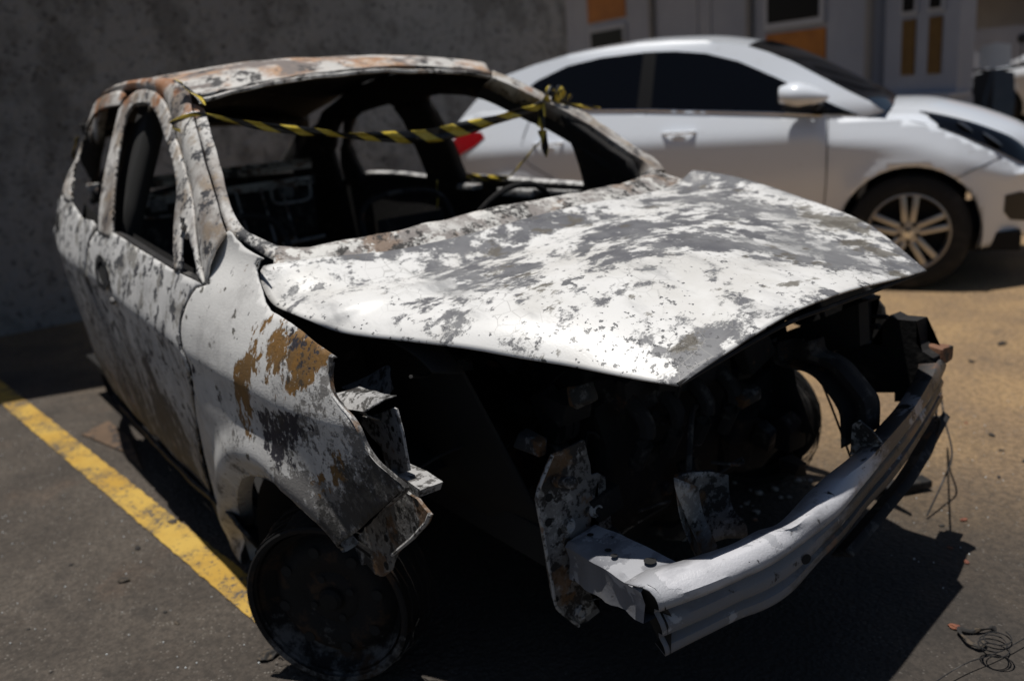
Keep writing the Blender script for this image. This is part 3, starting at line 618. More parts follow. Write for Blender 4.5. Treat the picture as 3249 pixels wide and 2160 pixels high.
# inner skins of the doors
bm = panel_bm([(-.55, .83), (-1.40, .90), (-1.42, .22), (-.58, .22)], sideR(-.09), .06); mesh_obj('inner_panel', bm, M_char, door)
bm = panel_bm([(-1.50, .90), (-2.05, .95), (-2.05, .45), (-1.9, .22), (-1.50, .22)], sideR(-.09), .06); mesh_obj('inner_panel', bm, M_char, rdoor)
# window slot lip on top of the front door
topl = [(p[0], p[1] + .03, p[2] - .004) for p in PTS['front_door'][1:8]]
mesh_obj('window_slot', loft_bm([[(p[0], p[1] + .003, p[2] + .002) for p in PTS['front_door'][1:8]], topl, [(p[0], p[1], p[2] - .04) for p in topl]], 30), M_soot, door)

# ---- rear quarter
bm = panel_bm(roughen([(x if x > -2.6 else -2.6 + (x + 2.6) * .62, z) for x, z in xz(PTS['quarter'])], .001, .04, 28), sideR(), .03); crumple(bm, .008, 4, 29)
q = mesh_obj('rear_quarter', bm, M_door, car); solidify(q, .006, -1, M_char)
cyl = [[(-2.49 + .31 * math.cos(a), yy, .19 + .30 * math.sin(a)) for a in np.linspace(-.1, math.pi + .1, 20)] for yy in (-.62, -.40)]
mesh_obj('wheel_house', loft_bm(cyl, 24), M_void, car)
# ---- sill
bm = loft_bm([[(-.42, -.785, .20), (-1.2, -.775, .195), (-1.95, -.76, .205)], [(-.43, -.765, .16), (-1.2, -.755, .155), (-1.96, -.74, .165)],
              [(-.45, -.745, .12), (-1.2, -.74, .115), (-1.98, -.725, .13)], [(-.45, -.70, .12), (-1.2, -.70, .115), (-1.98, -.69, .13)]], 40)
crumple(bm, .008, 6, 2)
sl = mesh_obj('sill', bm, M_soot, car); solidify(sl, .01, -1, M_char)

# ---- A pillar, roof rail (right)
L2 = PTS['L2']; L3 = PTS['L3']
s1 = [(p[0] + .006, p[1] + .004, p[2]) for p in seam]
top_s = [(-1.40, -.578, 1.338), (-1.67, -.575, 1.345), (-1.90, -.572, 1.335), (-2.08, -.560, 1.305), (-2.2, -.55, 1.25), (-2.35, -.545, 1.16)]
top_2 = [(-1.08, -.555, 1.345), (-1.28, -.550, 1.362), (-1.48, -.548, 1.370), (-1.67, -.546, 1.368), (-1.92, -.545, 1.350), (-2.15, -.535, 1.32), (-2.4, -.53, 1.24)]
la = smooth_line(s1 + top_s, 80)
lb = smooth_line(L2[::-1] + [(-.985, -.563, 1.315)] + top_2, 80)
def between(l1, l2, t, bulge):
    o = []
    for p, q_ in zip(l1, l2):
        p = Vector(p); q_ = Vector(q_); m = p.lerp(q_, t)
        o.append(tuple(m + Vector((.25, -.75, .6)).normalized() * bulge))
    return o
bm = loft_bm([[(p[0], p[1] + .03, p[2] - .004) for p in la], la, between(la, lb, .12, .006), between(la, lb, .35, .014), between(la, lb, .65, .014), between(la, lb, .9, .005), lb, [(p[0], p[1] + .004, p[2] - .012) for p in lb]], 80, resample=False)
crumple(bm, .004, 9, 6)
ap = mesh_obj('roof_rail', bm, M_pillar, car); solidify(ap, .006, -1, M_char)
ap['label'] = 'grey-brown scorched windscreen pillar running up into the roof rail'
l3s = smooth_line(L3[:6], 40); l2s = smooth_line(L2, 40)
corner = [(-.425, -.703, .966), (-.43, -.695, .962), (-.385, -.68, .944), (-.34, -.665, .925), (-.30, -.655, .912), (-.265, -.652, .905)]
flange_out = smooth_line([tuple(Vector(p) + Vector((.004, .004, -.008))) for p in L2] + corner[2:], 70)
flange_in = smooth_line(L3, 70)
bm = loft_bm([flange_out, between(flange_out, flange_in, .5, .003), flange_in, [(p[0] - .03, p[1] + .012, p[2] - .012) for p in flange_in]], 70, resample=False)
crumple(bm, .003, 12, 8)
wfb = mesh_obj('windscreen_flange', bm, M_pillar, car); solidify(wfb, .004, -1, M_char)

# ---- left side, seen from inside: frame pieces round the measured openings
LW = xz(PTS['L_win_front']); LR = [(p[0], p[2]) for p in PTS['L_win_rear']]; LS = xz(PTS['L_slot'])
yl = lambda x, z: (x, Wd(x, z) - .03, z)
top = [(-.93, 1.275), (-1.15, 1.325), (-1.4, 1.345), (-1.67, 1.345), (-1.92, 1.33), (-2.15, 1.30), (-2.38, 1.215), (-2.5, 1.12)]
lo = [LW[20], LW[21], LW[22], LW[0], LW[1], LW[2], LW[3], LW[4], LW[5], LW[6]]
railp = top[::-1] + [(-.86, 1.235), (-.80, 1.15)] + lo[::-1] + [LR[5], LR[4], LR[3], LR[2], LR[1], LR[0], LS[0], LS[1], (-2.45, 1.14)]
railp = top + [LS[2], LS[1], LS[0], LR[0], LR[1], LR[2], LR[3], LR[4], LR[5]] + [LW[20], LW[21], LW[22], LW[0], LW[1], LW[2], LW[3], LW[4], LW[5], LW[6], (-.80, 1.14)]
bm = panel_bm(railp, yl, .03)
lsf = mesh_obj('side_frame', bm, M_char, car); solidify(lsf, .03)
bpoly = [LR[5], LW[20], LW[19], LW[18], LW[17], LW[16], LW[15], LW[14], (-1.60, .80), (-1.90, .80), LR[9], LR[8], LR[7], LR[6]]
bm = panel_bm(bpoly, yl, .03); o = mesh_obj('centre_pillar', bm, M_char, car); solidify(o, .04)
cpoly = [LR[0], LS[0], LS[9], LS[8], LS[7], (-2.51, .84), (-2.40, .84), LR[12], LR[13], LR[14]]
bm = panel_bm(cpoly, yl, .03); o = mesh_obj('rear_pillar', bm, M_char, car); solidify(o, .04)
dpoly = [LS[1], LS[2], LS[3], LS[4], LS[5], (-2.54, .80), (-2.80, .80), (-2.78, .93), (-2.68, 1.05), (-2.55, 1.12), (-2.38, 1.19)]
bm = panel_bm(dpoly, yl, .03); o = mesh_obj('rear_pillar', bm, M_char, car); solidify(o, .04)
lowp = [(-.60, .875), LW[11], LW[12], LW[13], LW[14], (-1.60, .875), (-1.90, .875), LR[9], LR[10], LR[11], LR[12], (-2.52, .862), (-2.82, .83), (-2.84, .45), (-2.80, .30), (-2.72, .42), (-2.49, .50), (-2.26, .42), (-2.17, .15), (-.50, .15), (-.50, .8)]
bm = panel_bm(lowp, sideL(0), .05); o = mesh_obj('left_doors', bm, M_door, car); solidify(o, .03, -1, M_char)
apoly = [LW[6], LW[7], LW[8], LW[9], LW[10], LW[11], (-.60, .84), (-.42, .90), (-.46, .985), (-.55, 1.03), (-.66, 1.11), (-.78, 1.185), (-.80, 1.15)]
bm = panel_bm(apoly, yl, .03); o = mesh_obj('quarter_light_panel', bm, M_char, car); solidify(o, .02)
# left windscreen pillar
lo_ = smooth_line(PTS['LA_out'], 50); li_ = smooth_line(PTS['LA_in'], 50)
bk_ = [(p[0] - .06, p[1] - .005, p[2] - .03) for p in li_]
bo_ = [(p[0] - .05, p[1] + .02, p[2] - .03) for p in lo_]
bm = loft_bm([bk_, li_, between(li_, lo_, .5, .004), lo_, bo_], 50, resample=False); crumple(bm, .003, 10, 12)
o = mesh_obj('windscreen_pillar', bm, [M_pillar], car); solidify(o, .004, -1, M_char)
bm = loft_bm([bk_, [(p[0] - .035, p[1] - .004, p[2] - .03) for p in bk_], [(p[0] - .035, p[1] + .04, p[2] - .03) for p in bk_]], 50, resample=False)
mesh_obj('pillar_inner', bm, M_char, car)
# left wing top, seen past the bonnet corner
bm = panel_bm([(-.50, .95), (-.40, .935), (-.25, .90), (-.2, .86), (.1, .80), (.24, .72), (.40, .60), (.42, .52), (.26, .42), (.1, .48), (-.1, .50), (-.3, .42), (-.42, .2), (-.5, .2)], sideL(0), .03)
o = mesh_obj('front_wing', bm, M_soot, car); solidify(o, .004, -1, M_char)
# ---- roof
ZC = ([-3.0, -2.75, -2.4, -2.0, -1.6, -1.2, -1.05, -.93, -.8], [1.14, 1.235, 1.33, 1.388, 1.408, 1.395, 1.375, 1.343, 1.29])
ZE = ([-3.0, -2.65, -2.4, -2.0, -1.65, -1.4, -1.1, -.95, -.8], [1.02, 1.16, 1.245, 1.330, 1.362, 1.366, 1.342, 1.305, 1.25])
def roofz(x, y):
    c = float(np.interp(x, *ZC)); e = float(np.interp(x, *ZE))
    return c - (c - e) * min(1.3, abs(y) / .55) ** 2.3
rf_front = [(p[0], p[1]) for p in PTS['roof_front']]
rl = rf_front + [(-1.08, .553), (-1.4, .553), (-1.9, .548), (-2.4, .535), (-2.68, .50), (-2.78, .30), (-2.80, 0), (-2.78, -.30), (-2.68, -.50), (-2.4, -.535), (-1.9, -.548), (-1.4, -.553), (-1.08, -.553)]
rfz = {}
def roof_fn(x, y):
    z = roofz(x, y)
    # the front edge was measured: ease onto it
    fy = [p[1] for p in PTS['roof_front']]; zx = float(np.interp(y, fy, [p[2] for p in PTS['roof_front']])); xx = float(np.interp(y, fy, [p[0] for p in PTS['roof_front']]))
    t = ss(0, .14, xx - x)
    return (x, y, zx * (1 - t) + z * t)
bm = panel_bm(roughen(rl, .001, .03, 33), roof_fn, .03); crumple(bm, .008, 5, 14)
roof = mesh_obj('roof', bm, M_roof, car); solidify(roof, .012, -1, M_char)
roof['label'] = 'roof skin with burnt white paint and orange rust'
# windscreen header
hl = smooth_line(PTS['head_low'], 60); hp = smooth_line(PTS['head_lip'], 60)
rfn = smooth_line([(p[0], p[1], p[2]) for p in PTS['roof_front']], 60)
bm = loft_bm([[(p[0] - .07, p[1], p[2] + .004) for p in hl], [(p[0] - .012, p[1], p[2] - .003) for p in hl], hl, hp, [(p[0] - .012, p[1], p[2] + .003) for p in hp]], 60, resample=False)
crumple(bm, .003, 14, 3)
o = mesh_obj('header_flange', bm, M_cowl, car)
bm = loft_bm([[(p[0] - .012, p[1], p[2] + .002) for p in hp], [(p[0] - .05, p[1], p[2] - .004) for p in hp], [(p[0] - .03, p[1], p[2] - .012) for p in rfn], rfn], 60, resample=False)
mesh_obj('header_channel', bm, M_void, car)
# ---- cowl below the windscreen
ct = smooth_line([PTS['cowl_top'][i] for i in (0, 2, 5, 6, 7, 8, 9, 10, 11, 12, 13)], 80)
cb = smooth_line([(p[0] + .0, p[1], p[2]) for p in PTS['cowl_bot'][:1] + PTS['cowl_bot'][2:]] + [(-.23, .62, .915)], 80)
mid = between(ct, cb, .35, .006)
mid = [(p[0] + .004, p[1], p[2] + .008) for p in between(ct, cb, .4, .0)]
bm = loft_bm([[(p[0] - .05, p[1], p[2] - .03) for p in ct], ct, [(p[0] + .02, p[1], p[2] + .001) for p in ct], mid, [(p[0] + .01, p[1], p[2] - .012) for p in cb], [(p[0] + .07, p[1], p[2] - .05) for p in cb]], 80, resample=False)
crumple(bm, .006, 14, 21)
o = mesh_obj('scuttle', bm, M_cowl, car); solidify(o, .005, -1, M_char)
o['label'] = 'crusted scuttle strip below the empty windscreen'
bm = loft_bm([[(-.39, .70, .95), (-.33, .72, .935), (-.27, .73, .92)], [(-.36, .66, .94), (-.30, .66, .925), (-.25, .66, .912)], [(-.33, .60, .94), (-.28, .60, .925), (-.235, .60, .915)]], 12); crumple(bm, .006, 20, 5)
mesh_obj('scuttle_corner', bm, M_cowl, car)

# ---- shell: floor, firewall, rear bulkhead, tailgate aperture
mesh_obj('floor_pan', box_bm((-1.55, 0, .175), (2.5, 1.36, .03)), M_char, car, False)
mesh_obj('firewall', loft_bm([[(-.27, -.66, .89), (-.16, -.3, .875), (-.16, .3, .89), (-.27, .66, .90)], [(-.24, -.64, .6), (-.22, -.3, .6), (-.22, .3, .6), (-.24, .64, .6)], [(-.30, -.66, .18), (-.30, -.3, .18), (-.30, .3, .18), (-.30, .66, .18)]], 20), M_char, car)
rw = PTS['rear_win']
tl = [(-2.80, -.62, 1.10), (-2.86, -.62, .92), (-2.92, -.60, .6), (-2.92, -.58, .35)]
bm = loft_bm([[(-2.70, -.46, .88), (-2.76, 0, .935), (-2.78, .56, .915)], [(-2.74, -.50, .84), (-2.80, 0, .925), (-2.86, .60, .91)], [(-2.74, -.50, .6), (-2.90, 0, .6), (-2.93, .62, .6)], [(-2.70, -.42, .34), (-2.86, 0, .3), (-2.90, .60, .3)]], 24)
o = mesh_obj('tailgate_panel', bm, M_soot, car); solidify(o, .03)
bm = loft_bm([[(-2.70, -.52, 1.235), (-2.76, 0, 1.245), (-2.70, .52, 1.215)], [(-2.72, -.50, 1.185), (-2.78, 0, 1.19), (-2.76, .58, 1.15)], [(-2.62, -.50, 1.20), (-2.66, 0, 1.22), (-2.62, .52, 1.18)]], 24)
o = mesh_obj('roof_header_rear', bm, M_char, car); solidify(o, .02)
for s in (-1, 1):
    bm = loft_bm([[(-2.64, s * (.54 if s > 0 else .42), 1.22), (-2.76, s * (.585 if s > 0 else .44), 1.10), (-2.82, s * (.60 if s > 0 else .47), .95), (-2.86, s * (.64 if s > 0 else .50), .87)], [(-2.70, s * .50, 1.20), (-2.80, s * .52, 1.10), (-2.84, s * .44, .98), (-2.86, s * .40, .915)]], 16)
    o = mesh_obj('tailgate_pillar', bm, M_char, car); solidify(o, .04)
bm = panel_bm([(-2.20, 1.10), (-2.26, 1.20), (-2.35, 1.235), (-2.60, 1.15), (-2.74, 1.03), (-2.84, .88), (-2.6, .90), (-2.45, .93), (-2.40, 1.02), (-2.32, 1.08)], sideR(-.13), .03)
o = mesh_obj('rear_pillar', bm, M_char, car); solidify(o, .03)

# ---- cabin remains: rear bench frame and front seat frames
sb = empty('rear_bench_frame'); sb.parent = car
def tpart(name, pts, r, mat, par, n=24, sides=8):
    return mesh_obj(name, tube_bm(smooth_line(pts, n), r, sides), mat, par)
mesh_obj('top_bar', box_bm((-2.50, -.05, .955), (.03, 1.0, .028), bevel=.006), M_seat, sb)
mesh_obj('parcel_rail', box_bm((-2.66, 0, .965), (.04, 1.1, .03), bevel=.006), M_seat, sb)
mesh_obj('back_panel', crumple(box_bm((-2.46, -.02, .885), (.02, .92, .04), bevel=.004), .006, 8), M_seat, sb)
bm = box_bm((-2.47, -.02, .74), (.012, .9, .22)); mesh_obj('back_sheet', bm, M_soot, sb, False)
def loop(c, w, h, r=.02):
    p = []
    for a in np.linspace(0, 2 * math.pi, 29):
        ca, sa = math.cos(a), math.sin(a)
        p.append((c[0], c[1] + w * math.copysign(abs(ca) ** .5, ca), c[2] + h * math.copysign(abs(sa) ** .5, sa)))
    return p
for c in ((-2.43, -.30, .865), (-2.43, .30, .845)):
    mesh_obj('headrest_loop', tube_bm(loop(c, .10, .05), .007, 6, caps=False), M_seat, sb)
    mesh_obj('headrest_plate', box_bm((c[0] - .01, c[1] - .02, c[2]), (.01, .07, .05), bevel=.003), M_plate, sb)
for y in (-.10, .02, .14, .24): tpart('strut', [(-2.40, y, .88), (-2.30, y, .62)], .006, M_seat, sb, 4)
tpart('front_wire', [(-2.2, .13, .64), (-2.2, .34, .645)], .008, M_seat, sb, 4)
for yy in (-.36, .36):
    s_ = empty('front_seat_frame'); s_.parent = car
    tpart('back_tube', [(-1.25, yy - .2, .40), (-1.40, yy - .21, .70), (-1.46, yy - .15, .86), (-1.46, yy + .15, .86), (-1.40, yy + .21, .70), (-1.25, yy + .2, .40)], .012, M_soot, s_, 40)
    mesh_obj('back_plate', crumple(box_bm((-1.41, yy, .62), (.012, .30, .34), bevel=.003), .01, 6, yy), M_char, s_)
    mesh_obj('seat_pan', crumple(box_bm((-1.02, yy, .36), (.46, .42, .05), bevel=.01), .01, 6, yy + 1), M_char, s_)
    for sy in (-.17, .17): mesh_obj('seat_rail', box_bm((-1.05, yy + sy, .25), (.5, .03, .14), bevel=.004), M_char, s_)
tpart('dash_beam', [(-.44, -.60, .76), (-.46, 0, .77), (-.44, .60, .77)], .03, M_char, car, 12)
tpart('steering_column', [(-.40, .36, .66), (-.72, .36, .78)], .022, M_char, car, 4)
mesh_obj('steering_wheel_ring', tube_bm([tuple(Vector((-.74, .36, .79)) + Matrix.Rotation(R(-62), 3, 'Y') @ Vector((.17 * math.cos(a), .17 * math.sin(a), 0))) for a in np.linspace(0, 2 * math.pi, 33)], .010, 8, caps=False), M_char, car)
# lit remains along the left door sill
for i, (a, b_, h) in enumerate((((-1.60, .735, .848), (-1.47, .735, .852), .02), ((-1.30, .735, .836), (-1.08, .735, .85), .03), ((-1.06, .735, .853), (-.82, .735, .855), .015))):
    c = [(a[q_] + b_[q_]) / 2 for q_ in range(3)]
    mesh_obj('trim_remnant', crumple(box_bm(c, (abs(b_[0] - a[0]), .05, h), bevel=.005), .012, 20, i), M_crust, car)

# ---- engine bay
def dark_lump(name, c, s, seed, mat=M_char, bev=.02, amp=.02):
    bm = box_bm(c, s, bevel=bev)
    bmesh.ops.subdivide_edges(bm, edges=bm.edges[:], cuts=5, use_grid_fill=True); crumple(bm, amp * 1.3, 8, seed); crumple(bm, amp * .5, 31, seed + 3)
    return mesh_obj(name, bm, mat, eng)
eng = empty('engine'); eng.parent = car
dark_lump('block', (.12, .02, .40), (.36, .40, .34), 1)
dark_lump('cylinder_head', (.10, .02, .62), (.30, .42, .12), 2)
dark_lump('gearbox', (.16, .34, .36), (.26, .24, .24), 3)
dark_lump('intake', (.30, .0, .58), (.12, .36, .08), 4, M_soot)
for i in range(4): tpart('intake_runner', [(.33, -.14 + .095 * i, .58), (.40, -.14 + .095 * i, .52), (.36, -.14 + .095 * i, .42)], .02, M_soot, eng, 10)
for (y, z, r) in ((-.24, .36, .065), (-.24, .52, .05), (-.25, .44, .03)):
    mesh_obj('pulley', lathe_bm([(-.02, 0), (-.02, r), (-.006, r), (-.004, r * .9), (.004, r * .9), (.006, r), (.02, r), (.02, 0)], (.22, y, z), (0, 1, 0), 28), M_soot, eng)
dark_lump('sump', (.12, .0, .20), (.28, .30, .10), 6)
tpart('exhaust_pipe', [(.33, .05, .36), (.36, .05, .22), (.2, .0, .16), (-.5, .0, .15)], .025, M_soot, eng, 16)
rr = random.Random(3)
for i in range(26):
    a = Vector((rr.uniform(-.15, .42), rr.uniform(-.45, .5), rr.uniform(.35, .74)))
    b_ = a + Vector((rr.uniform(-.2, .2), rr.uniform(-.25, .25), rr.uniform(-.25, .1))); m_ = (a + b_) / 2 + Vector((0, 0, rr.uniform(-.1, .08)))
    tpart('hose_remnant', [a, m_, b_], rr.uniform(.003, .011), M_soot if i % 3 else M_char, eng, 10, 6)
M_ash = burnt('ash_crust', (.05, .048, .046), [dict(col=(.20, .195, .19), scale=22, detail=9, rough=.72, t=.56, soft=.03, seed=140, relief=.6), dict(col=(.13, .07, .035), scale=15, t=.58, soft=.04, seed=141)], rough=.85, grain=1.2, grain_scale=90)
for i in range(46):
    c = Vector((rr.uniform(-.1, .44), rr.uniform(-.42, .46), rr.uniform(.24, .74))); s_ = (rr.uniform(.02, .09), rr.uniform(.02, .11), rr.uniform(.015, .08))
    rot = Matrix.Rotation(rr.uniform(-.6, .6), 3, 'X') @ Matrix.Rotation(rr.uniform(-.6, .6), 3, 'Y')
    bm = box_bm(c, s_, None, rot, .006); crumple(bm, .012, 30, i)
    mesh_obj('bracket_remnant', bm, M_ash if i % 3 == 0 else (M_soot if i % 3 == 1 else M_char), eng)
for i in range(16):
    a = Vector((rr.uniform(.1, .46), rr.uniform(-.40, .45), rr.uniform(.25, .6))); pts = [a]
    for q_ in range(5): pts.append(pts[-1] + Vector((rr.uniform(-.06, .06), rr.uniform(-.09, .09), rr.uniform(-.07, .05))))
    tpart('loom_wire', pts, rr.uniform(.0015, .004), M_ash if i % 2 else M_soot, eng, 24, 5)
# inner wings, strut towers
for s in (-1, 1):
    bm = loft_bm([[(-.25, s * .62, .86), (.05, s * .60, .80), (.25, s * .57, .72)], [(-.25, s * .52, .84), (.05, s * .50, .78), (.25, s * .50, .70)], [(-.25, s * .46, .5), (.05, s * .46, .46), (.36, s * .44, .45)], [(-.25, s * .44, .36), (.05, s * .44, .34), (.42, s * .42, .34)]], 20); crumple(bm, .01, 8, s)
    o = mesh_obj('inner_wing', bm, M_void, car); solidify(o, .006)
    bm = box_bm((.07, s * .40, .34), (.64, .07, .09), bevel=.008); mesh_obj('chassis_rail', bm, M_void, car)
dark_lump('battery_tray', (-.02, .42, .66), (.22, .2, .06), 8, M_soot)
# bits seen right of the bonnet tip: bay post, control box, rods
thick = Vector((0, .05, 0))
mesh_obj('bay_post', prism_bm(PTS['bay_post'], thick), M_char, car, False)
mesh_obj('radiator_side_panel', prism_bm(PTS['bay_box'], (0.0, .05, 0)), M_char, car, False)
bm = prism_bm(PTS['bay_support'], (0, .04, 0)); mesh_obj('radiator_support', bm, M_void, car, False)
br = PTS['bay_rod']
tpart('rod', [br[0], br[1]], .006, M_char, car, 4)
tpart('rod', [br[2], br[3]], .008, M_char, car, 4)
tpart('rod', [br[4], br[5]], .002, M_char, car, 4)
# radiator leg (dark pressed strut coming down from the bonnet)
ll = smooth_line(PTS['leg_L'], 40); lr = smooth_line(PTS['leg_R'], 40)
def lerp3(a, b_, t, off=(0, 0, 0)): return [tuple(Vector(p).lerp(Vector(q_), t) + Vector(off)) for p, q_ in zip(a, b_)]
bm = loft_bm([lerp3(ll, lr, 0, (-.01, .03, 0)), ll, lerp3(ll, lr, .10, (.0, -.012, 0)), lerp3(ll, lr, .22, (0, -.012, 0)), lerp3(ll, lr, .35, (0, .018, 0)), lerp3(ll, lr, .65, (0, .018, 0)), lerp3(ll, lr, .78, (0, -.012, 0)), lerp3(ll, lr, .92, (0, -.012, 0)), lr, lerp3(ll, lr, 1, (.0, .03, 0))], 40, resample=False)
leg = mesh_obj('radiator_leg', bm, M_soot, car); solidify(leg, .003)
mesh_obj('mount_tab', prism_bm(PTS['tab'], (0, .006, 0)), M_plate, car, False)
# ---- bumper beam
N = 90
cr_ = smooth_line(PTS['beam_crest'], N); bt_ = smooth_line(PTS['beam_bot'], N); bk_ = smooth_line(PTS['beam_back'], N)
prof = []
def bline(t, out):
    o = []
    for i in range(N):
        a = Vector(cr_[i]); b_ = Vector(bt_[i]); j0 = max(0, i - 2); j1 = min(N - 1, i + 2)
        tg = Vector(cr_[j1]) - Vector(cr_[j0]); nrm = tg.cross(Vector((0, 0, 1))).normalized()
        o.append(tuple(a.lerp(b_, t) + nrm * out))
    return o
beam_lines = [[tuple(Vector(p) + Vector((-.045, .0, -.012))) for p in bk_], bk_, lerp3(bk_, cr_, .5, (0, 0, .007)), lerp3(bk_, cr_, .85, (.002, 0, .004)), bline(.0, .004), bline(.08, .008), bline(.17, .004), bline(.25, -.018), bline(.33, -.024),
              bline(.42, -.006), bline(.52, .0), bline(.62, -.003), bline(.68, -.022), bline(.75, -.022), bline(.82, -.006), bline(.90, -.002), bline(.97, -.004), bline(1.0, -.008), bline(1.0, -.05)]
bm = loft_bm(beam_lines, N, resample=False); crumple(bm, .004, 7, 5)
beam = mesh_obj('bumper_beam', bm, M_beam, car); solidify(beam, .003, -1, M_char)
beam['label'] = 'curved corrugated bumper beam, silvery at its near end and sooty at its far end'
i0 = 17; pc = Vector(bline(.50, .001)[i0 + 8])
mesh_obj('bolt_hole', lathe_bm([(0, 0), (0, .0105)], tuple(pc + Vector((.004, 0, 0))), (-.9, .3, -.05), 24), M_void, beam)
tg0 = (Vector(cr_[4]) - Vector(cr_[0])).normalized()
ec = [Vector(l[0]) + tg0 * .010 for l in beam_lines]
bm = bmesh.new(); cv = bm.verts.new(sum(ec, Vector()) / len(ec) + tg0 * .02); vv = [bm.verts.new(p) for p in ec]
for i in range(len(vv)): bm.faces.new((vv[i], vv[(i + 1) % len(vv)], cv))
mesh_obj('end_cavity', bm, M_void, beam, False)
# lower blade under the beam (left half)
bm = loft_bm([[tuple(Vector(p) + Vector((.0, .0, -.03))) for p in bt_[38:]], [tuple(Vector(p) + Vector((.012, .01, -.045))) for p in bt_[38:]], [tuple(Vector(p) + Vector((-.03, .0, -.055))) for p in bt_[38:]]], 40, resample=False)
o = mesh_obj('lower_blade', bm, M_soot, beam); solidify(o, .006)
# rusty lump on the far end
re_ = PTS['rust_end']
mesh_obj('end_cap', crumple(box_bm(re_[0], (.05, .06, .04), bevel=.012), .008, 30, 4), burnt('rusty_end', (.20, .10, .06), [dict(col=(.05, .045, .04), scale=25, t=.55, soft=.05)], rough=.7, grain=1), beam)
# ---- crash plate + rail stub (near side)
bm = prism_bm(PTS['plate'], (-.005, 0, 0)); bmesh.ops.bevel(bm, geom=[e for e in bm.edges if len(e.link_faces) == 2 and e.calc_face_angle(0) > 1.], offset=.0012, segments=1, affect='EDGES')
plate = mesh_obj('crash_plate', bm, M_plate, car, False)
edge = [(.434, p[1], p[2]) for p in PTS['plate'][20:] + PTS['plate'][:4]]
mesh_obj('rolled_edge', tube_bm(smooth_line(edge, 50), .0035, 6), M_crust, plate)
pb = PTS['plate_bits']
mesh_obj('stud', lathe_bm([(0, .013), (.055, .011), (.056, .0125), (.066, .0125), (.072, .007), (.073, 0)], tuple(Vector(pb[0]) + Vector((0, 0, 0))), (1, -.12, .28), 20), M_plate, plate)
for i in (3, 4, 5):
    mesh_obj('bolt', lathe_bm([(0, .017), (.004, .017), (.005, .0125), (.010, .012), (.010, .008), (.007, .0075), (.007, 0)], pb[i], (1, 0, .05), 20), M_crust, plate)
for i in (1, 2): mesh_obj('bolt_hole', lathe_bm([(.0012, 0), (.0012, .009)], pb[i], (1, 0, 0), 18), M_void, plate)
mesh_obj('bolt_hole', lathe_bm([(.0012, 0), (.0012, .006)], (.433, -.445, .247), (1, 0, 0), 18), M_void, plate)
a1, a2, a3, b1, b2, b3 = [Vector(p) for p in PTS['rail_front']]
a4 = a2 + (a3 - a1); b4 = b2 + (b3 - b1)
sec = []
for t in np.linspace(0, 1, 14):
    l1 = a1.lerp(b1, t); l2_ = a2.lerp(b2, t); l3_ = a3.lerp(b3, t); l4 = a4.lerp(b4, t)
    w_ = .004 * math.sin(t * 19)
    sec.append([tuple(l3_ + Vector((0, .02, 0))), tuple(l3_ + Vector((0, w_, 0))), tuple(l1.lerp(l3_, .5) + Vector((0, .006 + w_, 0))), tuple(l1 + Vector((0, 0, -.008))), tuple(l1 + Vector((0, .008, w_))), tuple(l1.lerp(l2_, .5) + Vector((0, 0, w_ * .6))), tuple(l2_ + Vector((0, -.008, 0))), tuple(l2_ + Vector((0, 0, -.008))), tuple(l4), tuple(l4 + Vector((0, -.02, 0)))])
bm = loft_bm(sec, 10, resample=False, closed_u=True); crumple(bm, .004, 14, 7)
rs = mesh_obj('rail_stub', bm, M_beam, car)
for t, u_ in ((.12, .5), (.42, .35), (.52, .3), (.8, .6)):
    c = a1.lerp(b1, t).lerp(a2.lerp(b2, t), u_)
    mesh_obj('punched_hole', lathe_bm([(.0055, 0), (.0055, .007 if t != .8 else .012)], tuple(c), (0, 0, 1), 16), M_void, rs)
# upright bracket behind the beam
cbk = PTS['cbracket']; c2_ = PTS['cbracket2']
left = [c2_[0], tuple(Vector(c2_[6]) ), c2_[5]]
bm = bmesh.new()
rows = [smooth_line([cbk[0], (cbk[0][0] + .01, cbk[0][1] + .005, .42), (cbk[0][0] + .015, -.225, .325)], 14),
        smooth_line([cbk[1], (.585, -.20, .41), (.59, -.17, .325)], 14),
        smooth_line([cbk[3], (.585, -.155, .41), (.59, -.11, .315)], 14),
        smooth_line([cbk[4], cbk[5], cbk[6], cbk[7], cbk[8]], 14)]
bm = loft_bm(rows, 14, resample=False)
cbo = mesh_obj('upright_bracket', bm, M_plate, car); solidify(cbo, .003)
bm = loft_bm([smooth_line([c2_[0], c2_[6], c2_[5]], 14), smooth_line([c2_[1], c2_[2], c2_[3], c2_[4]], 14)], 14, resample=False); 
o = mesh_obj('bracket_flange', bm, M_plate, cbo); solidify(o, .003)
# ---- wing front plate and headlamp carrier (near side)
o = mesh_obj('wing_end_plate', prism_bm([tuple(Vector(p)) for p in roughen(PTS['fplate'], .0015, .02, 4)], (.004, .006, 0)), M_plate, car, False)
fp = [Vector(p) for p in PTS['fplate']]
for (i, j, t) in ((0, 2, .55), (0, 5, .3), (2, 5, .35), (0, 8, .55), (5, 7, .5)):
    c = fp[i].lerp(fp[j], t); mesh_obj('bolt_hole', lathe_bm([(0, 0), (0, rr.uniform(.006, .010))], tuple(c + Vector((0, -.0015, 0))), (0, -1, 0), 14), M_void, o)
mesh_obj('folded_edge', tube_bm([fp[2], fp[3], fp[4], fp[5]], .004, 6), M_crust, o)
hu = [Vector(p) for p in PTS['hl_up']]; ht = [Vector(p) for p in PTS['hl_tube']]; hb = [Vector(p) for p in PTS['hl_box']]
hlc = empty('headlamp_carrier'); hlc.parent = car
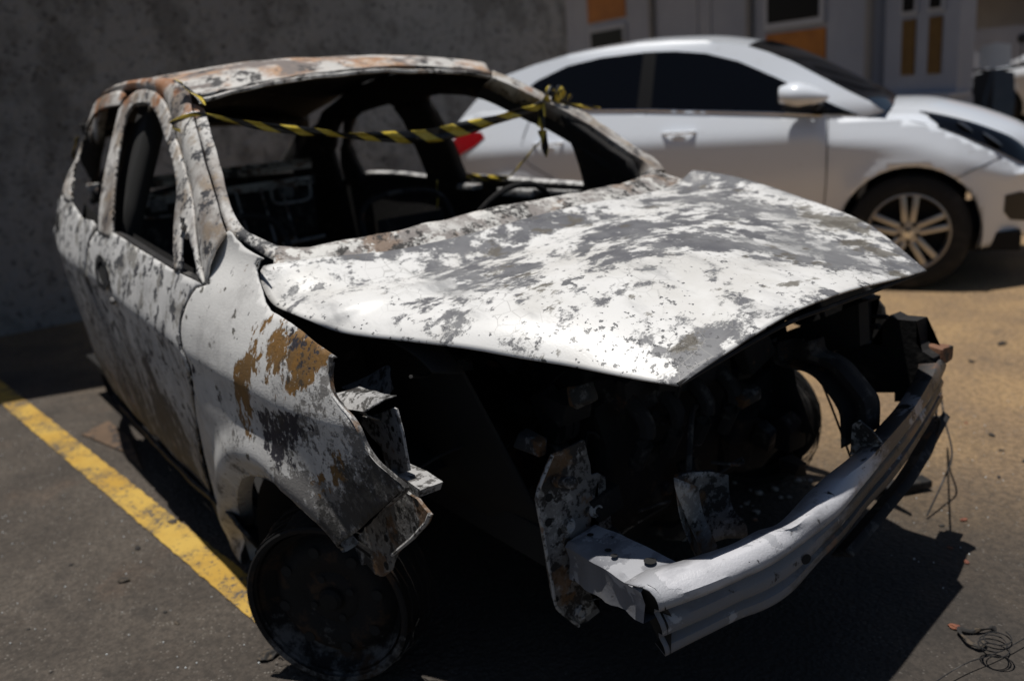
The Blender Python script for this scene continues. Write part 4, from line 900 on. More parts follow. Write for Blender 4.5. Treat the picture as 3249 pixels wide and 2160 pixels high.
mesh_obj('carrier_shelf', loft_bm([[tuple(hu[7]), tuple(hu[6]), tuple(hu[5]), tuple(hu[4])], [tuple(hu[0]), tuple(hu[1] + Vector((0, .03, 0))), tuple(hu[2] + Vector((0, .04, 0))), tuple(hu[3])]], 20), M_crust, hlc)
bm = loft_bm([[tuple(ht[1] + Vector((0, .03, 0))), tuple(ht[2] + Vector((0, .03, 0))), tuple(ht[3] + Vector((0, .03, 0)))], [tuple(ht[1]), tuple(ht[2]), tuple(ht[3])],
              [tuple(ht[0] + Vector((0, -.02, .01))), tuple(ht[6].lerp(ht[2], .35) + Vector((0, -.03, 0))), tuple(ht[4].lerp(ht[3], .4) + Vector((0, -.02, 0)))],
              [tuple(ht[0]), tuple(ht[6]), tuple(ht[4])], [tuple(ht[0] + Vector((0, .03, -.02))), tuple(ht[5] + Vector((-.02, .03, -.02))), tuple(ht[4] + Vector((0, .03, -.02)))]], 18)
crumple(bm, .003, 30, 2); o = mesh_obj('carrier_tube', bm, M_crust, hlc); solidify(o, .003, -1, M_char)
bm = prism_bm([tuple(p) for p in hb], (0, .006, 0)); mesh_obj('carrier_plate', bm, M_crust, hlc, False)
for (i, j, t) in ((2, 8, .15), (3, 7, .3), (1, 8, .3), (2, 6, .5)): mesh_obj('bolt_hole', lathe_bm([(0, 0), (0, .006)], tuple(hb[i].lerp(hb[j], t) + Vector((0, -.001, 0))), (0, -1, 0), 12), M_void, hlc)
bm = prism_bm(PTS['hl_foot'], (0, .05, 0)); mesh_obj('carrier_foot', bm, M_crust, hlc, False)

# ---- wheels (bare rims; the tyres have burnt away)
def burnt_wheel(c, steer, side, M_rim=M_rim):
    w = empty('wheel', c); w.parent = car; w.rotation_euler = (0, 0, steer)
    s = -1 if side < 0 else 1                                       # outward = s*y
    rimp = [(.070, .178), (.073, .188), (.070, .1925), (.062, .190), (.058, .176), (.030, .172), (.015, .155), (-.03, .155), (-.045, .172), (-.064, .176), (-.068, .190), (-.073, .1925), (-.074, .186), (-.068, .172), (-.045, .166), (-.03, .149), (.015, .149), (.03, .166), (.056, .171)]
    mesh_obj('rim', lathe_bm([(o_ * s, r_) for o_, r_ in rimp], (0, 0, 0), (0, 1, 0), 64), M_rim, w)
    dp = [(.012, .152), (.022, .142), (.040, .125), (.045, .105), (.034, .075), (.030, .062), (.036, .052), (.034, .03), (.030, 0)]
    disc = mesh_obj('rim_disc', lathe_bm([(o_ * s, r_) for o_, r_ in dp], (0, 0, 0), (0, 1, 0), 64), M_rim, w)
    for i in range(4):
        a = i * math.pi / 2 + .4
        mesh_obj('stud_hole', lathe_bm([(0, 0), (0, .009)], (.05 * math.cos(a), .0385 * s, .05 * math.sin(a)), (0, s, 0), 12), M_void, w)
    for i in range(8):
        a = i * math.pi / 4 + .2
        mesh_obj('vent_hole', lathe_bm([(0, 0), (0, .013)], (.118 * math.cos(a), .0465 * s, .118 * math.sin(a)), (0, s, 0), 14), M_void, w)
    for i in range(5):
        rr_ = random.Random(i + int(c[0] * 10)); r_ = .196 + .004 * i; y_ = (.05 - .022 * i) * s
        mesh_obj('tyre_wire', tube_bm([((r_ + rr_.uniform(-.004, .006)) * math.cos(a), y_ + rr_.uniform(-.005, .005), (r_ * .985 + rr_.uniform(-.003, .004)) * math.sin(a)) for a in np.linspace(-2.2 + .2 * i, 3.4, 46)], .0016, 5), M_rim, w)
    mesh_obj('hub', lathe_bm([(.03 * s, .028), (.045 * s, .027), (.052 * s, .02), (.053 * s, 0)], (0, 0, 0), (0, 1, 0), 24), M_rim, w)
    mesh_obj('brake_drum', lathe_bm([(.0 * s, 0), (.0 * s, .115), (-.06 * s, .118), (-.06 * s, 0)], (0, 0, 0), (0, 1, 0), 32), M_char, w)
    return w
burnt_wheel((-.008, -.722, .1925), R(38), -1)
burnt_wheel((0, .70, .1925), R(20), 1, M_char)
burnt_wheel((-2.49, -.585, .1925), 0, -1, M_char)
burnt_wheel((-2.49, .70, .1925), 0, 1, M_char)
# ------------------------------------------------------------------ parked white car
def paint_mat(name, col, dust=.10):
    m, nt, b = new_mat(name); k = NT(nt)
    f = k.noise(k.coords(), 3.5, 6, .6); g = k.noise(k.coords((1, 1, 2.5)), 14, 6, .65)
    d = k.math('MULTIPLY', k.step(g, .58, .72), k.step(f, .45, .65))
    k.l(k.mix(k.math('MULTIPLY', d, .30), k.mix(k.math('MULTIPLY', f, dust), col, (.45, .42, .38)), (.30, .25, .20)), b.inputs['Base Color'])
    b.inputs['Roughness'].default_value = .32; b.inputs['Coat Weight'].default_value = .8; b.inputs['Coat Roughness'].default_value = .04
    return m
M_white = paint_mat('white_car_paint', (.80, .84, .90), .03)
M_dark = paint_mat('dark_car_paint', (.012, .013, .015))
M_glass = simple('tinted_glass', (.003, .0035, .005), .10, spec=.22)
M_bpil = simple('pillar_black', (.004, .004, .005), .5, spec=.12)
M_trim = simple('black_trim', (.012, .012, .013), .5)
M_tyre = burnt('tyre_rubber', (.016, .016, .016), [dict(col=(.05, .045, .04), scale=6, t=.6, soft=.1)], rough=.85, grain=.4)
M_alloy = simple('alloy', (.52, .50, .47), .32, metal=.75)
M_chrome = simple('chrome', (.75, .75, .75), .08, metal=1.)
M_red = simple('red_lens', (.24, .003, .006), .12, coat=.6)
M_lamp = simple('lamp_lens', (.05, .055, .065), .08, spec=.8)
M_under = simple('underside', (.01, .01, .01), .9)
CW = 1.58
def build_parked_car(name, paint):
    root = empty(name)
    SX = .868
    zb = lambda x: float(np.interp(x, [-3.6, -2.66, -2.31, -1.71, -.85, -.49, -.04, .09, .29, .44, .56, .75], [1.10, 1.095, 1.08, 1.05, .99, .95, .91, .88, .80, .73, .665, .55]))
    def inset(x, z):
        a = float(np.interp(z, [.15, .22, .32, .45, .60, .72, .81, .85, .885, .96, 1.04, 1.40, 1.5], [.13, .10, .075, .045, .014, .002, -.003, -.004, .008, .045, .085, .265, .36]))
        a2 = float(np.interp(z - (zb(x) - 1.0), [.80, .86, .90, 1.0], [.0, -.004, .012, .06])) if x > -.5 and z > .6 else 0
        if x > -.5: a = max(a, a2)
        a += .36 * max(0, (x - .18) / .6) ** 2.0 + .34 * max(0, (-2.75 - x) / .75) ** 2.2
        # flared arches
        for wx in (0, -2.65):
            r_ = math.hypot((x - wx) * SX, z - .315); a -= .018 * math.exp(-((r_ - .36) / .05) ** 2)
        return a
    def sR(off=0.): return lambda x, z: (x * SX, inset(x, z) - off, z)
    def sL(off=0.): return lambda x, z: (x * SX, CW - inset(x, z) + off, z)
    def arc(cx, r, a0, a1, n=14): return [(cx + r * math.cos(a) / SX, .315 + r * math.sin(a)) for a in np.linspace(a0, a1, n)]
    base = math.asin((.21 - .315) / .36)
    low = [(-3.16, .28), (-3.06, .24)] + arc(-2.65, .36, math.pi - base, base, 22)[0:] + [(-2.2, .20), (-.5, .20)] + arc(0, .36, math.pi - base, base, 22) + [(.40, .21), (.58, .22), (.70, .27), (.75, .40), (.77, .50), (.73, .57), (.66, .61), (.56, .665), (.44, .73), (.29, .80), (.09, .88), (-.04, .91), (-.28, .935), (-.49, .95), (-.85, .99), (-1.71, 1.05), (-2.31, 1.08), (-2.66, 1.095), (-2.95, 1.10), (-3.17, 1.06), (-3.24, .98), (-3.28, .85), (-3.27, .60), (-3.25, .40)]
    up = [(-.28, .935), (-.16, .96), (-.25, 1.02), (-.38, 1.08), (-.54, 1.16), (-.72, 1.25), (-.88, 1.315), (-1.02, 1.36), (-1.14, 1.385), (-1.32, 1.412), (-1.54, 1.428), (-1.78, 1.435), (-2.0, 1.425), (-2.29, 1.405), (-2.55, 1.365), (-2.80, 1.31), (-2.92, 1.25), (-3.04, 1.16), (-3.17, 1.06), (-2.95, 1.10), (-2.66, 1.095), (-2.31, 1.08), (-1.71, 1.05), (-.85, .99), (-.49, .95)]
    for f in (sR, sL):
        o = mesh_obj('body_side', panel_bm(low, f(), .035), paint, root); solidify(o, .02, -1, M_under, (-1.4, .89, .6))
        o = mesh_obj('roof_side', panel_bm(up, f(), .04), paint, root)
    A = up[2:15]
    mir = lambda p: (p[0], CW - p[1], p[2])
    def across(pts2, crown, n=18):
        lines = []
        l = [sR()(*p) for p in pts2]; r = [mir(p) for p in l]
        for t in np.linspace(0, 1, n):
            c = crown * (1 - (2 * t - 1) ** 2) ; lines.append([tuple(Vector(a).lerp(Vector(b), t) + Vector((0, 0, c))) for a, b in zip(l, r)])
        return loft_bm(lines, 40)
    mesh_obj('roof', across(up[7:16], .035), paint, root)
    def windscreen(pts2, bow):
        l = [sR()(*p) for p in pts2]; r = [mir(p) for p in l]; lines = []
        for t in np.linspace(0, 1, 16):
            c = bow * (1 - (2 * t - 1) ** 2); lines.append([tuple(Vector(a).lerp(Vector(b), t) + Vector((c * .8, 0, c * .5))) for a, b in zip(l, r)])
        return loft_bm(lines, 20)
    mesh_obj('windscreen', windscreen(up[1:8], .06), M_glass, root)
    hx_ = [-.28, -.04, .09, .29, .44, .56, .66]
    crest = [.935, .91, .88, .80, .73, .665, .61]; hedge = [.958, .948, .93, .878, .822, .765, .69]; hmid = [1.01, 1.0, .985, .93, .872, .81, .725]
    def lid_pt(i, t, side):                     # t 0 = wing crest, 1 = bonnet edge
        x = hx_[i]; y0 = inset(x, crest[i]); y = y0 + .15 * t; z = crest[i] + (hedge[i] - crest[i]) * math.sin(t * math.pi / 2)
        return (x * SX, y if side < 0 else CW - y, z)
    for s_ in (-1, 1):
        mesh_obj('front_wing', loft_bm([[lid_pt(i, t, s_) for i in range(7)] for t in np.linspace(0, 1, 8)], 30), paint, root)
        lines = []
        for t in np.linspace(.03, .98, 8):
            l_ = smooth_line([lid_pt(i, t, s_) for i in range(7)], 40)
            a_ = int(11 + 5 * (1 - t)); lines.append([tuple(Vector(p) + Vector((.004, s_ * .003, .005))) for p in l_[a_:39]])
        lo_ = mesh_obj('headlight', loft_bm(lines, 24), M_glass, root)
        for (i, t, lr) in ((4, .35, .045), (3, .45, .035)):
            c_ = Vector(lid_pt(i, t, s_)) + Vector((0, s_ * .003, .004)); pb_ = bmesh.new(); bmesh.ops.create_uvsphere(pb_, u_segments=18, v_segments=10, radius=1, matrix=Matrix.Translation(c_) @ Matrix.Rotation(R(38), 4, 'Y') @ Matrix.Diagonal((lr * 1.4, lr, .010, 1)))
            mesh_obj('lens', pb_, M_lamp, lo_)
    lines = []
    for t in np.linspace(0, 1, 24):
        c = max(0, 1 - abs(2 * t - 1) ** 2.2); row = []
        for i in range(7):
            a_ = Vector(lid_pt(i, 1, -1)); b_ = Vector(lid_pt(i, 1, 1)); p = a_.lerp(b_, t); p.z = hedge[i] + (hmid[i] - hedge[i]) * c; p.x += .10 * c * (i / 6); row.append(tuple(p))
        lines.append(row)
    mesh_obj('bonnet', loft_bm(lines, 30), paint, root)
    nose = [(.66, .61), (.73, .57), (.77, .50), (.75, .40), (.70, .27), (.58, .22)]
    l = [sR()(x, z) for x, z in nose]; r = [mir(p) for p in l]; lines = []
    for t in np.linspace(0, 1, 20):
        c = 1 - (2 * t - 1) ** 2; lines.append([tuple(Vector(a).lerp(Vector(b), t) + Vector((.10 * c, 0, 0))) for a, b in zip(l, r)])
    mesh_obj('front_bumper', loft_bm(lines, 20), paint, root)
    tail = up[15:19] + [(-3.24, .98), (-3.28, .85), (-3.27, .60), (-3.25, .40), (-3.16, .28)]
    l = [sR()(x, z) for x, z in tail]; r = [mir(p) for p in l]; lines = []
    for t in np.linspace(0, 1, 20):
        c = 1 - (2 * t - 1) ** 2; lines.append([tuple(Vector(a).lerp(Vector(b), t) + Vector((-.05 * c, 0, 0))) for a, b in zip(l, r)])
    mesh_obj('tailgate', loft_bm(lines, 30), paint, root)
    l = [(x * SX - .012, inset(x, z) + .12, z) for x, z in up[15:19]]; r = [mir(p) for p in l]; lines = []
    for t in np.linspace(0, 1, 20):
        c = 1 - (2 * t - 1) ** 2; lines.append([tuple(Vector(a).lerp(Vector(b), t) + Vector((-.05 * c - .004, 0, .012))) for a, b in zip(l, r)])
    mesh_obj('rear_window', loft_bm(lines, 12), M_glass, root)
    mesh_obj('underbody', box_bm((-1.25, CW / 2, .24), (3.6, CW - .36, .10)), M_under, root, False)
    mesh_obj('cabin_core', box_bm((-1.4, CW / 2, .62), (1.4, CW - .30, .62)), M_under, root, False)
    # side glass: one dark band, split by the centre pillar
    rear_g = [(-2.34, 1.085), (-1.74, 1.055), (-1.73, 1.378), (-2.04, 1.37), (-2.29, 1.34), (-2.52, 1.265), (-2.64, 1.19), (-2.54, 1.12)]
    front_g = [(-1.64, 1.05), (-.85, .995), (-.64, .975), (-.30, .948), (-.43, 1.0), (-.59, 1.07), (-.83, 1.18), (-1.07, 1.28), (-1.29, 1.34), (-1.5, 1.368), (-1.64, 1.376)]
    pil = [(-1.74, 1.055), (-1.64, 1.05), (-1.64, 1.376), (-1.73, 1.378)]
    for f in (sR, sL):
        for nm, g, m_ in (('side_window', rear_g, M_glass), ('side_window', front_g, M_glass), ('pillar_cover', pil, M_bpil)):
            o = mesh_obj(nm, panel_bm(g, f(.004), .04), m_, root)
        mesh_obj('belt_trim', tube_bm([f(.006)(x, z) for x, z in ((-2.40, 1.082), (-1.71, 1.048), (-.85, .988), (-.52, .96))], .006, 6), M_chrome if f is sR else M_trim, root)
        # shut lines
        for line in ([(-.49, .945), (-.485, .8), (-.49, .6), (-.51, .42), (-.53, .22)], [(-1.67, 1.045), (-1.685, .8), (-1.68, .55), (-1.67, .22)], [(-2.52, 1.08), (-2.58, .9), (-2.54, .78), (-2.42, .71), (-2.28, .6), (-2.20, .25)], [(-2.2, .215), (-1.4, .225), (-.55, .225)], [(.50, .69), (.38, .655), (.28, .615), (.24, .60)]):
            pts = smooth_line([f(.0005)(x, z) for x, z in line], 24)
            mesh_obj('shut_line', tube_bm(pts, .0028, 5), M_trim, root)
        # handles
        for hx, hz in ((-1.43, .912), (-2.375, .89)):
            s_ = -1 if f is sR else 1
            p0 = Vector(f(.0)(hx - .115, hz)); p1 = Vector(f(.0)(hx + .115, hz))
            pts = [p0, p0.lerp(p1, .15) + Vector((0, s_ * .024, 0)), p0.lerp(p1, .5) + Vector((0, s_ * .030, 0)), p0.lerp(p1, .85) + Vector((0, s_ * .024, 0)), p1]
            h_ = mesh_obj('door_handle', tube_bm(smooth_line(pts, 20), [.006] + [.010] * 18 + [.006], 8), paint, root)
            cup = bmesh.new(); bmesh.ops.create_uvsphere(cup, u_segments=18, v_segments=10, radius=1, matrix=Matrix.Translation(f(.0)(hx + .0, hz - .030)) @ Matrix.Diagonal((.045, .008, .022, 1)))
            mesh_obj('handle_cup', cup, paint, h_)
        # mirror
        s_ = -1 if f is sR else 1; c0 = Vector(f(0)(-.655, 1.06))
        mb = bmesh.new(); bmesh.ops.create_uvsphere(mb, u_segments=24, v_segments=14, radius=1)
        for v in mb.verts:
            x, y, z = v.co
            x2 = x * (.125 if x < 0 else .15); w_ = 1 - .38 * max(0, x)
            v.co = Vector((x2 + .01, y * .10 * w_, z * (.078 if z > 0 else .056) * w_ - .012 * x))
            if x < -.75: v.co.x = -.094
        bmesh.ops.transform(mb, matrix=Matrix.Translation(c0 + Vector((0, s_ * .15, .01))), verts=mb.verts[:])
        mi = mesh_obj('door_mirror', mb, paint, root)
        mesh_obj('mirror_arm', tube_bm([c0 + Vector((.08, s_ * .12, -.035)), c0 + Vector((.10, s_ * .02, -.055)), c0 + Vector((.10, -s_ * .04, -.06))], [.03, .028, .026], 10), M_trim, mi)
        mesh_obj('mirror_foot', box_bm(c0 + Vector((0, s_ * .15, -.042)), (.16, .10, .015), bevel=.006), M_trim, mi)
        # lamps
        tl_ = [(-3.29, .76), (-3.26, .90), (-3.18, .965), (-3.06, .985), (-2.93, .98), (-2.89, .945), (-2.97, .895), (-3.10, .85), (-3.20, .79)]
        mesh_obj('tail_light', panel_bm(tl_, f(.006), .03), M_red, root)
        fg = [(.53, .49), (.62, .50), (.70, .46), (.72, .38), (.66, .33), (.57, .35), (.53, .40)]
        mesh_obj('bumper_vent', panel_bm(fg, f(.004), .03), M_trim, root)
        # wheel arch liners
        for wx in (0, -2.65):
            y0, y1 = (.01, .36) if f is sR else (CW - .01, CW - .36)
            mesh_obj('arch_liner', loft_bm([[(wx * SX + .36 * math.cos(a), y_, .315 + .36 * math.sin(a)) for a in np.linspace(base, math.pi - base, 24)] for y_ in (y0, y1)], 30), M_under, root)
    for wx in (0, -2.65):
        for s_, wy in ((-1, .115), (1, CW - .115)):
            w = empty('wheel', (wx * SX, wy, .315)); w.parent = root
            tp_ = [(-.10, .20), (-.105, .24), (-.10, .29), (-.085, .308), (-.04, .315), (.04, .315), (.085, .308), (.10, .29), (.105, .24), (.10, .215), (.085, .212)]
            mesh_obj('tyre', lathe_bm([(o_ * s_, r_) for o_, r_ in tp_], (0, 0, 0), (0, 1, 0), 56), M_tyre, w)
            rp_ = [(.092, .214), (.094, .206), (.085, .198), (.04, .192), (-.09, .19)]
            mesh_obj('rim', lathe_bm([(o_ * s_, r_) for o_, r_ in rp_], (0, 0, 0), (0, 1, 0), 56), M_alloy, w)
            mesh_obj('brake_disc', lathe_bm([(.0, 0), (.0, .19), (-.02, .19)], (0, 0, 0), (0, 1, 0), 32), M_under, w)
            sp_ = bmesh.new()
            for i in range(5):
                a = R(90 + 72 * i)
                for d in (-.17, .17):
                    p0 = (.055 * math.cos(a + d * 2.0), 0, .055 * math.sin(a + d * 2.0)); p1 = (.203 * math.cos(a + d), 0, .203 * math.sin(a + d))
                    dv = (Vector(p1) - Vector(p0)); rot = Matrix.Rotation(-math.atan2(dv.z, dv.x), 3, 'Y')
                    mid_ = (Vector(p0) + Vector(p1)) / 2
                    box_bm((mid_.x, .062 * s_, mid_.z), (dv.length, .028, .034), sp_, rot, .008)
            lathe_bm([(.05 * s_, .062), (.078 * s_, .058), (.080 * s_, 0)], (0, 0, 0), (0, 1, 0), 32, sp_)
            mesh_obj('spokes', sp_, M_alloy, w)
            cb_ = lathe_bm([(.081 * s_, .03), (.084 * s_, .028), (.085 * s_, 0)], (0, 0, 0), (0, 1, 0), 24)
            mesh_obj('centre_cap', cb_, M_chrome, w)
            for i in range(5):
                a = R(90 + 36 + 72 * i); mesh_obj('wheel_nut', lathe_bm([(.080 * s_, .012), (.082 * s_, .011), (.082 * s_, 0)], (.05 * math.cos(a), 0, .05 * math.sin(a)), (0, 1, 0), 10), M_trim, w)
    return root
pc = build_parked_car('parked_car', M_white)
pc.location = (-.914, 3.119, 0); pc.rotation_euler = (0, 0, R(29))
tag(pc, 'clean white hatchback with black tinted windows parked beside the burnt-out car', 'car')
def copy_tree(o, parent=None):
    c = o.copy(); C.objects.link(c)
    if parent is not None: c.parent = parent
    for ch in list(o.children): copy_tree(ch, c)
    return c
far = copy_tree(pc); far.location = (-5.6, 14.6, 0); far.rotation_euler = (0, 0, R(190))
tag(far, 'white car far off at the right edge, only its front wing and wheel arch showing', 'car')

# ------------------------------------------------------------------ ground
m_gr, nt, b = new_mat('ground_surface'); k = NT(nt); v = k.coords()
big = k.noise(v, .55, 5, .55); med = k.noise(v, 2.6, 8, .62); fine = k.noise(v, 48, 6, .8); agg = k.vor(v, 85)
asph = k.mix(k.step(med, .32, .70), (.074, .062, .052), (.115, .096, .079))
asph = k.mix(k.math('MULTIPLY', k.step(k.noise(v, 5.5, 7, .6), .55, .75), .55), asph, (.040, .036, .033))
asph = k.mix(k.math('MULTIPLY', k.step(k.noise(v, 3.1, 4, .55), .56, .72), .35), asph, (.15, .10, .07))
tan = k.mix(k.step(k.noise(k.coords((1, 1, 1), (0, 0, 0), (4, 2, 0)), 1.6, 7, .6), .35, .68), (.29, .195, .112), (.45, .295, .145))
tan = k.mix(k.math('MULTIPLY', k.step(k.noise(v, 7, 8, .65), .56, .70), .5), tan, (.105, .085, .068))
side = k.math('ADD', k.linear(-.30, .80, 0, -.55), k.math('MULTIPLY', k.math('SUBTRACT', med, .5), .9))
side = k.step(side, -.45, .85)
col = k.mix(side, asph, tan)
col = k.mix(k.math('MULTIPLY', k.step(fine, .42, .58), .75), col, k.mix(.6, col, (.022, .020, .018)))
col = k.mix(k.math('MULTIPLY', k.math('MULTIPLY', k.step(agg, .30, .12), k.step(k.noise(v, 21, 3), .46, .60)), .75), col, (.24, .22, .195))
# soot and melted plastic round the wreck
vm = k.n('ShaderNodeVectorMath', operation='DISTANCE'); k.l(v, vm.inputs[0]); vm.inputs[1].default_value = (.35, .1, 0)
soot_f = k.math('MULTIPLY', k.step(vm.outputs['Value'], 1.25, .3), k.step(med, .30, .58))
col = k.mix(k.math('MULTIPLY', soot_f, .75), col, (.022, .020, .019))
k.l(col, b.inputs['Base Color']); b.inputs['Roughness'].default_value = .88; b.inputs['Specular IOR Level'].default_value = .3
h = k.math('ADD', k.math('MULTIPLY', fine, .5), k.math('MULTIPLY', agg, .9))
k.bump(h, .9, .006, b)
bm = bmesh.new()
xs = [-120, -8, 8, 120]
for i in range(3):
    for j in range(3):
        f = bm.faces.new([bm.verts.new((x, y, 0)) for x, y in ((xs[i], xs[j]), (xs[i + 1], xs[j]), (xs[i + 1], xs[j + 1]), (xs[i], xs[j + 1]))])
bmesh.ops.remove_doubles(bm, verts=bm.verts[:], dist=.001)
structure(mesh_obj('ground', bm, m_gr, None, False))
# painted bay line
m_y, nt, b = new_mat('worn_yellow_paint'); k = NT(nt); v = k.coords()
w_ = k.noise(v, 5, 9, .68); w2 = k.noise(v, 70, 4, .7)
yel = k.mix(k.step(k.noise(v, 3, 5), .35, .7), (.46, .27, .04), (.55, .36, .075))
asphc = k.mix(k.step(k.noise(v, 2.6, 8, .62), .32, .70), (.066, .058, .050), (.105, .090, .076))
dirt = k.math('MULTIPLY', k.step(w_, .46, .60), .6)
col = k.mix(dirt, yel, (.16, .11, .05))
col = k.mix(k.step(k.math('ADD', w2, k.math('MULTIPLY', w_, .75)), .93, .99), col, asphc)
k.l(col, b.inputs['Base Color']); b.inputs['Roughness'].default_value = .8; k.bump(w2, .5, .003, b)
dL = Vector((-.397 + 2.886, -.836 + 1.043, 0)).normalized(); nL = Vector((-dL.y, dL.x, 0))
P0 = Vector((-2.886, -1.043, 0)) - dL * 2.2; P1 = Vector((-.397, -.836, 0)) + dL * .22
bm = bmesh.new(); L_ = (P1 - P0).length; n_ = 200; rr = random.Random(5)
e0 = [bm.verts.new(P0 + dL * (L_ * i / n_) + nL * rr.uniform(-.003, .003) + Vector((0, 0, .004))) for i in range(n_ + 1)]
e1 = [bm.verts.new(P0 + dL * (L_ * i / n_) + nL * (.095 + rr.uniform(-.003, .003)) + Vector((0, 0, .004))) for i in range(n_ + 1)]
for i in range(n_): bm.faces.new((e0[i], e0[i + 1], e1[i + 1], e1[i]))
structure(mesh_obj('bay_line', bm, m_y, None, False))

# ------------------------------------------------------------------ boundary wall
m_w, nt, b = new_mat('stained_render'); k = NT(nt); v = k.coords()
a = k.noise(v, .8, 6, .6); st = k.noise(k.coords((1, 1, .75)), 2.4, 9, .68); sp_ = k.noise(v, 26, 6, .7); fine = k.noise(v, 60, 4, .7)
col = k.mix(k.step(a, .3, .7), (.42, .415, .41), (.54, .535, .52))
col = k.mix(k.math('MULTIPLY', k.step(st, .48, .60), .70), col, (.22, .215, .20))
col = k.mix(k.math('MULTIPLY', k.step(sp_, .54, .64), .75), col, (.07, .066, .06))
k.l(col, b.inputs['Base Color']); b.inputs['Roughness'].default_value = .9
k.bump(k.math('ADD', fine, k.math('MULTIPLY', k.noise(v, 14, 6, .7), 2.0)), 1.0, .04, b)
wall = mesh_obj('boundary_wall', box_bm((-4.75, -3.05, 1.9), (.30, 13.94, 3.8)), m_w, None, False)
tag(wall, 'rough rendered grey wall with mould stains behind the burnt-out car', 'wall')
# added roof sheet, out of view, put there to shade the wall and its foot
m_tin = burnt('shade_roof_tin', (.30, .30, .30), [dict(col=(.20, .10, .05), scale=3, t=.58, soft=.08)], rough=.5)
bm = bmesh.new(); nc = 120
r0 = []; r1 = []
for i in range(nc + 1):
    y = -9.8 + 9.2 * i / nc; zc = .02 * math.sin(i * 1.6)
    xe = -3.47 + .27 * (y + 1.05)
    r0.append(bm.verts.new((-4.60, y, 3.72 + zc))); r1.append(bm.verts.new((min(xe, -2.7) + .10, y, 3.45 + zc)))
for i in range(nc): bm.faces.new((r0[i], r0[i + 1], r1[i + 1], r1[i]))
shade_roof = empty('added_shade_roof', (0, 0, 0)); tag(shade_roof, 'added corrugated metal roof, out of view, shading the grey wall and ground', 'roof')
o = mesh_obj('shade_roof_sheet', bm, m_tin, shade_roof); solidify(o, .004, -1, None, (-4, -5, 0))
for y in (-9.5, -6.5, -3.5, -.7): mesh_obj('shade_roof_rafter', box_bm((-3.95, y, 3.52), (1.3, .06, .10)), M_soot, shade_roof, False)

# ------------------------------------------------------------------ building at the back right
m_b, nt, b = new_mat('painted_wall'); k = NT(nt); v = k.coords()
col = k.mix(k.step(k.noise(v, .9, 6, .6), .35, .7), (.27, .305, .38), (.33, .365, .44))
col = k.mix(k.math('MULTIPLY', k.step(k.noise(k.coords((1, 1, .2)), 3, 7, .65), .56, .72), .35), col, (.40, .40, .40))
k.l(col, b.inputs['Base Color']); b.inputs['Roughness'].default_value = .8
k.bump(k.noise(v, 40, 4), .4, .01, b)
M_ochre = burnt('ochre_panel', (.13, .075, .02), [], rough=.7)
M_orange = burnt('orange_panel', (.40, .15, .02), [dict(col=(.30, .11, .016), scale=3, t=.5, soft=.15)], rough=.6, mottle=.08, grain=.1)
M_frame = simple('window_frame_paint', (.36, .39, .45), .5)
M_pane = simple('dark_pane', (.004, .004, .005), .35, spec=.1)
M_pipe = simple('grey_pipe', (.20, .20, .205), .5)
M_plinth = burnt('plinth', (.42, .43, .45), [dict(col=(.2, .2, .2), scale=2, t=.55, soft=.1)], rough=.8)
FA = Vector((-11.31, 9.51, 0)); FD = Vector((math.cos(R(166)) * -1, -math.sin(R(166)), 0)); FN = Vector((-FD.y * -1, 0, 0))
FN = Vector((FD.y, -FD.x, 0));
if FN.dot(Vector((1.7, -1.4, 0)) - FA) < 0: FN = -FN
def fs(x, y):              # distance along the facade of a plan point
    return (Vector((x, y, 0)) - FA).dot(FD)
def fbox(s0, s1, z0, z1, out0, out1):
    a = FA + FD * s0; c = FA + FD * ((s0 + s1) / 2) + FN * ((out0 + out1) / 2); c.z = (z0 + z1) / 2
    rot = Matrix.Rotation(math.atan2(FD.y, FD.x), 3, 'Z')
    return box_bm(c, (abs(s1 - s0), abs(out1 - out0), abs(z1 - z0)), None, rot)
bld = empty('annex_building'); tag(bld, 'bluish white single-storey building with orange panels and dark windows behind the white car', 'building')
S_END = fs(-3.98, 7.88) ; S2 = fs(-2.98, 7.61)
mesh_obj('wall', fbox(-3.0, S_END - .03, .32, 4.2, -.25, 0), m_b, bld, False)
mesh_obj('plinth', fbox(-3.0, S_END - .03, 0, .32, -.25, .02), M_plinth, bld, False)
mesh_obj('end_wall', fbox(S_END + .09, S2, .82, 4.2, -.25, -.04), m_b, bld, False)
mesh_obj('end_plinth', fbox(S_END + .09, S2 + .02, 0, .80, -.25, .05), m_b, bld, False)
mesh_obj('sill_band', fbox(S_END + .09, S2 + .04, .80, .84, -.20, .09), M_frame, bld, False)
mesh_obj('shade_eave', fbox(-3.2, S2 + .3, 4.2, 4.36, -3.0, 1.9), M_plinth, bld, False)  # deep overhang added out of view to keep the facade in shade
def window(s0, s1, z0, z1, pane=M_pane):
    f = mesh_obj('window', fbox(s0 - .07, s1 + .07, z0 - .07, z1 + .07, .003, .05), M_frame, bld, False)
    mesh_obj('pane', fbox(s0, s1, z0, z1, .051, .056), pane, f, False)
    return f
def opanel(s0, s1, z0, z1):
    mesh_obj('orange_panel', fbox(s0, s1, z0, z1, .004, .02), M_orange, bld, False)
a0, a1 = fs(-10.35, 9.31), fs(-9.11, 9.04)
opanel(a0, a1, 2.14, 3.0); window(a0 + .14, a1 - .06, 1.0, 1.98)
b0, b1 = fs(-5.73, 8.32), fs(-4.71, 8.06)
window(b0 + .07, b1 - .07, 1.72, 2.9); opanel(b0, b1, .45, 1.60)
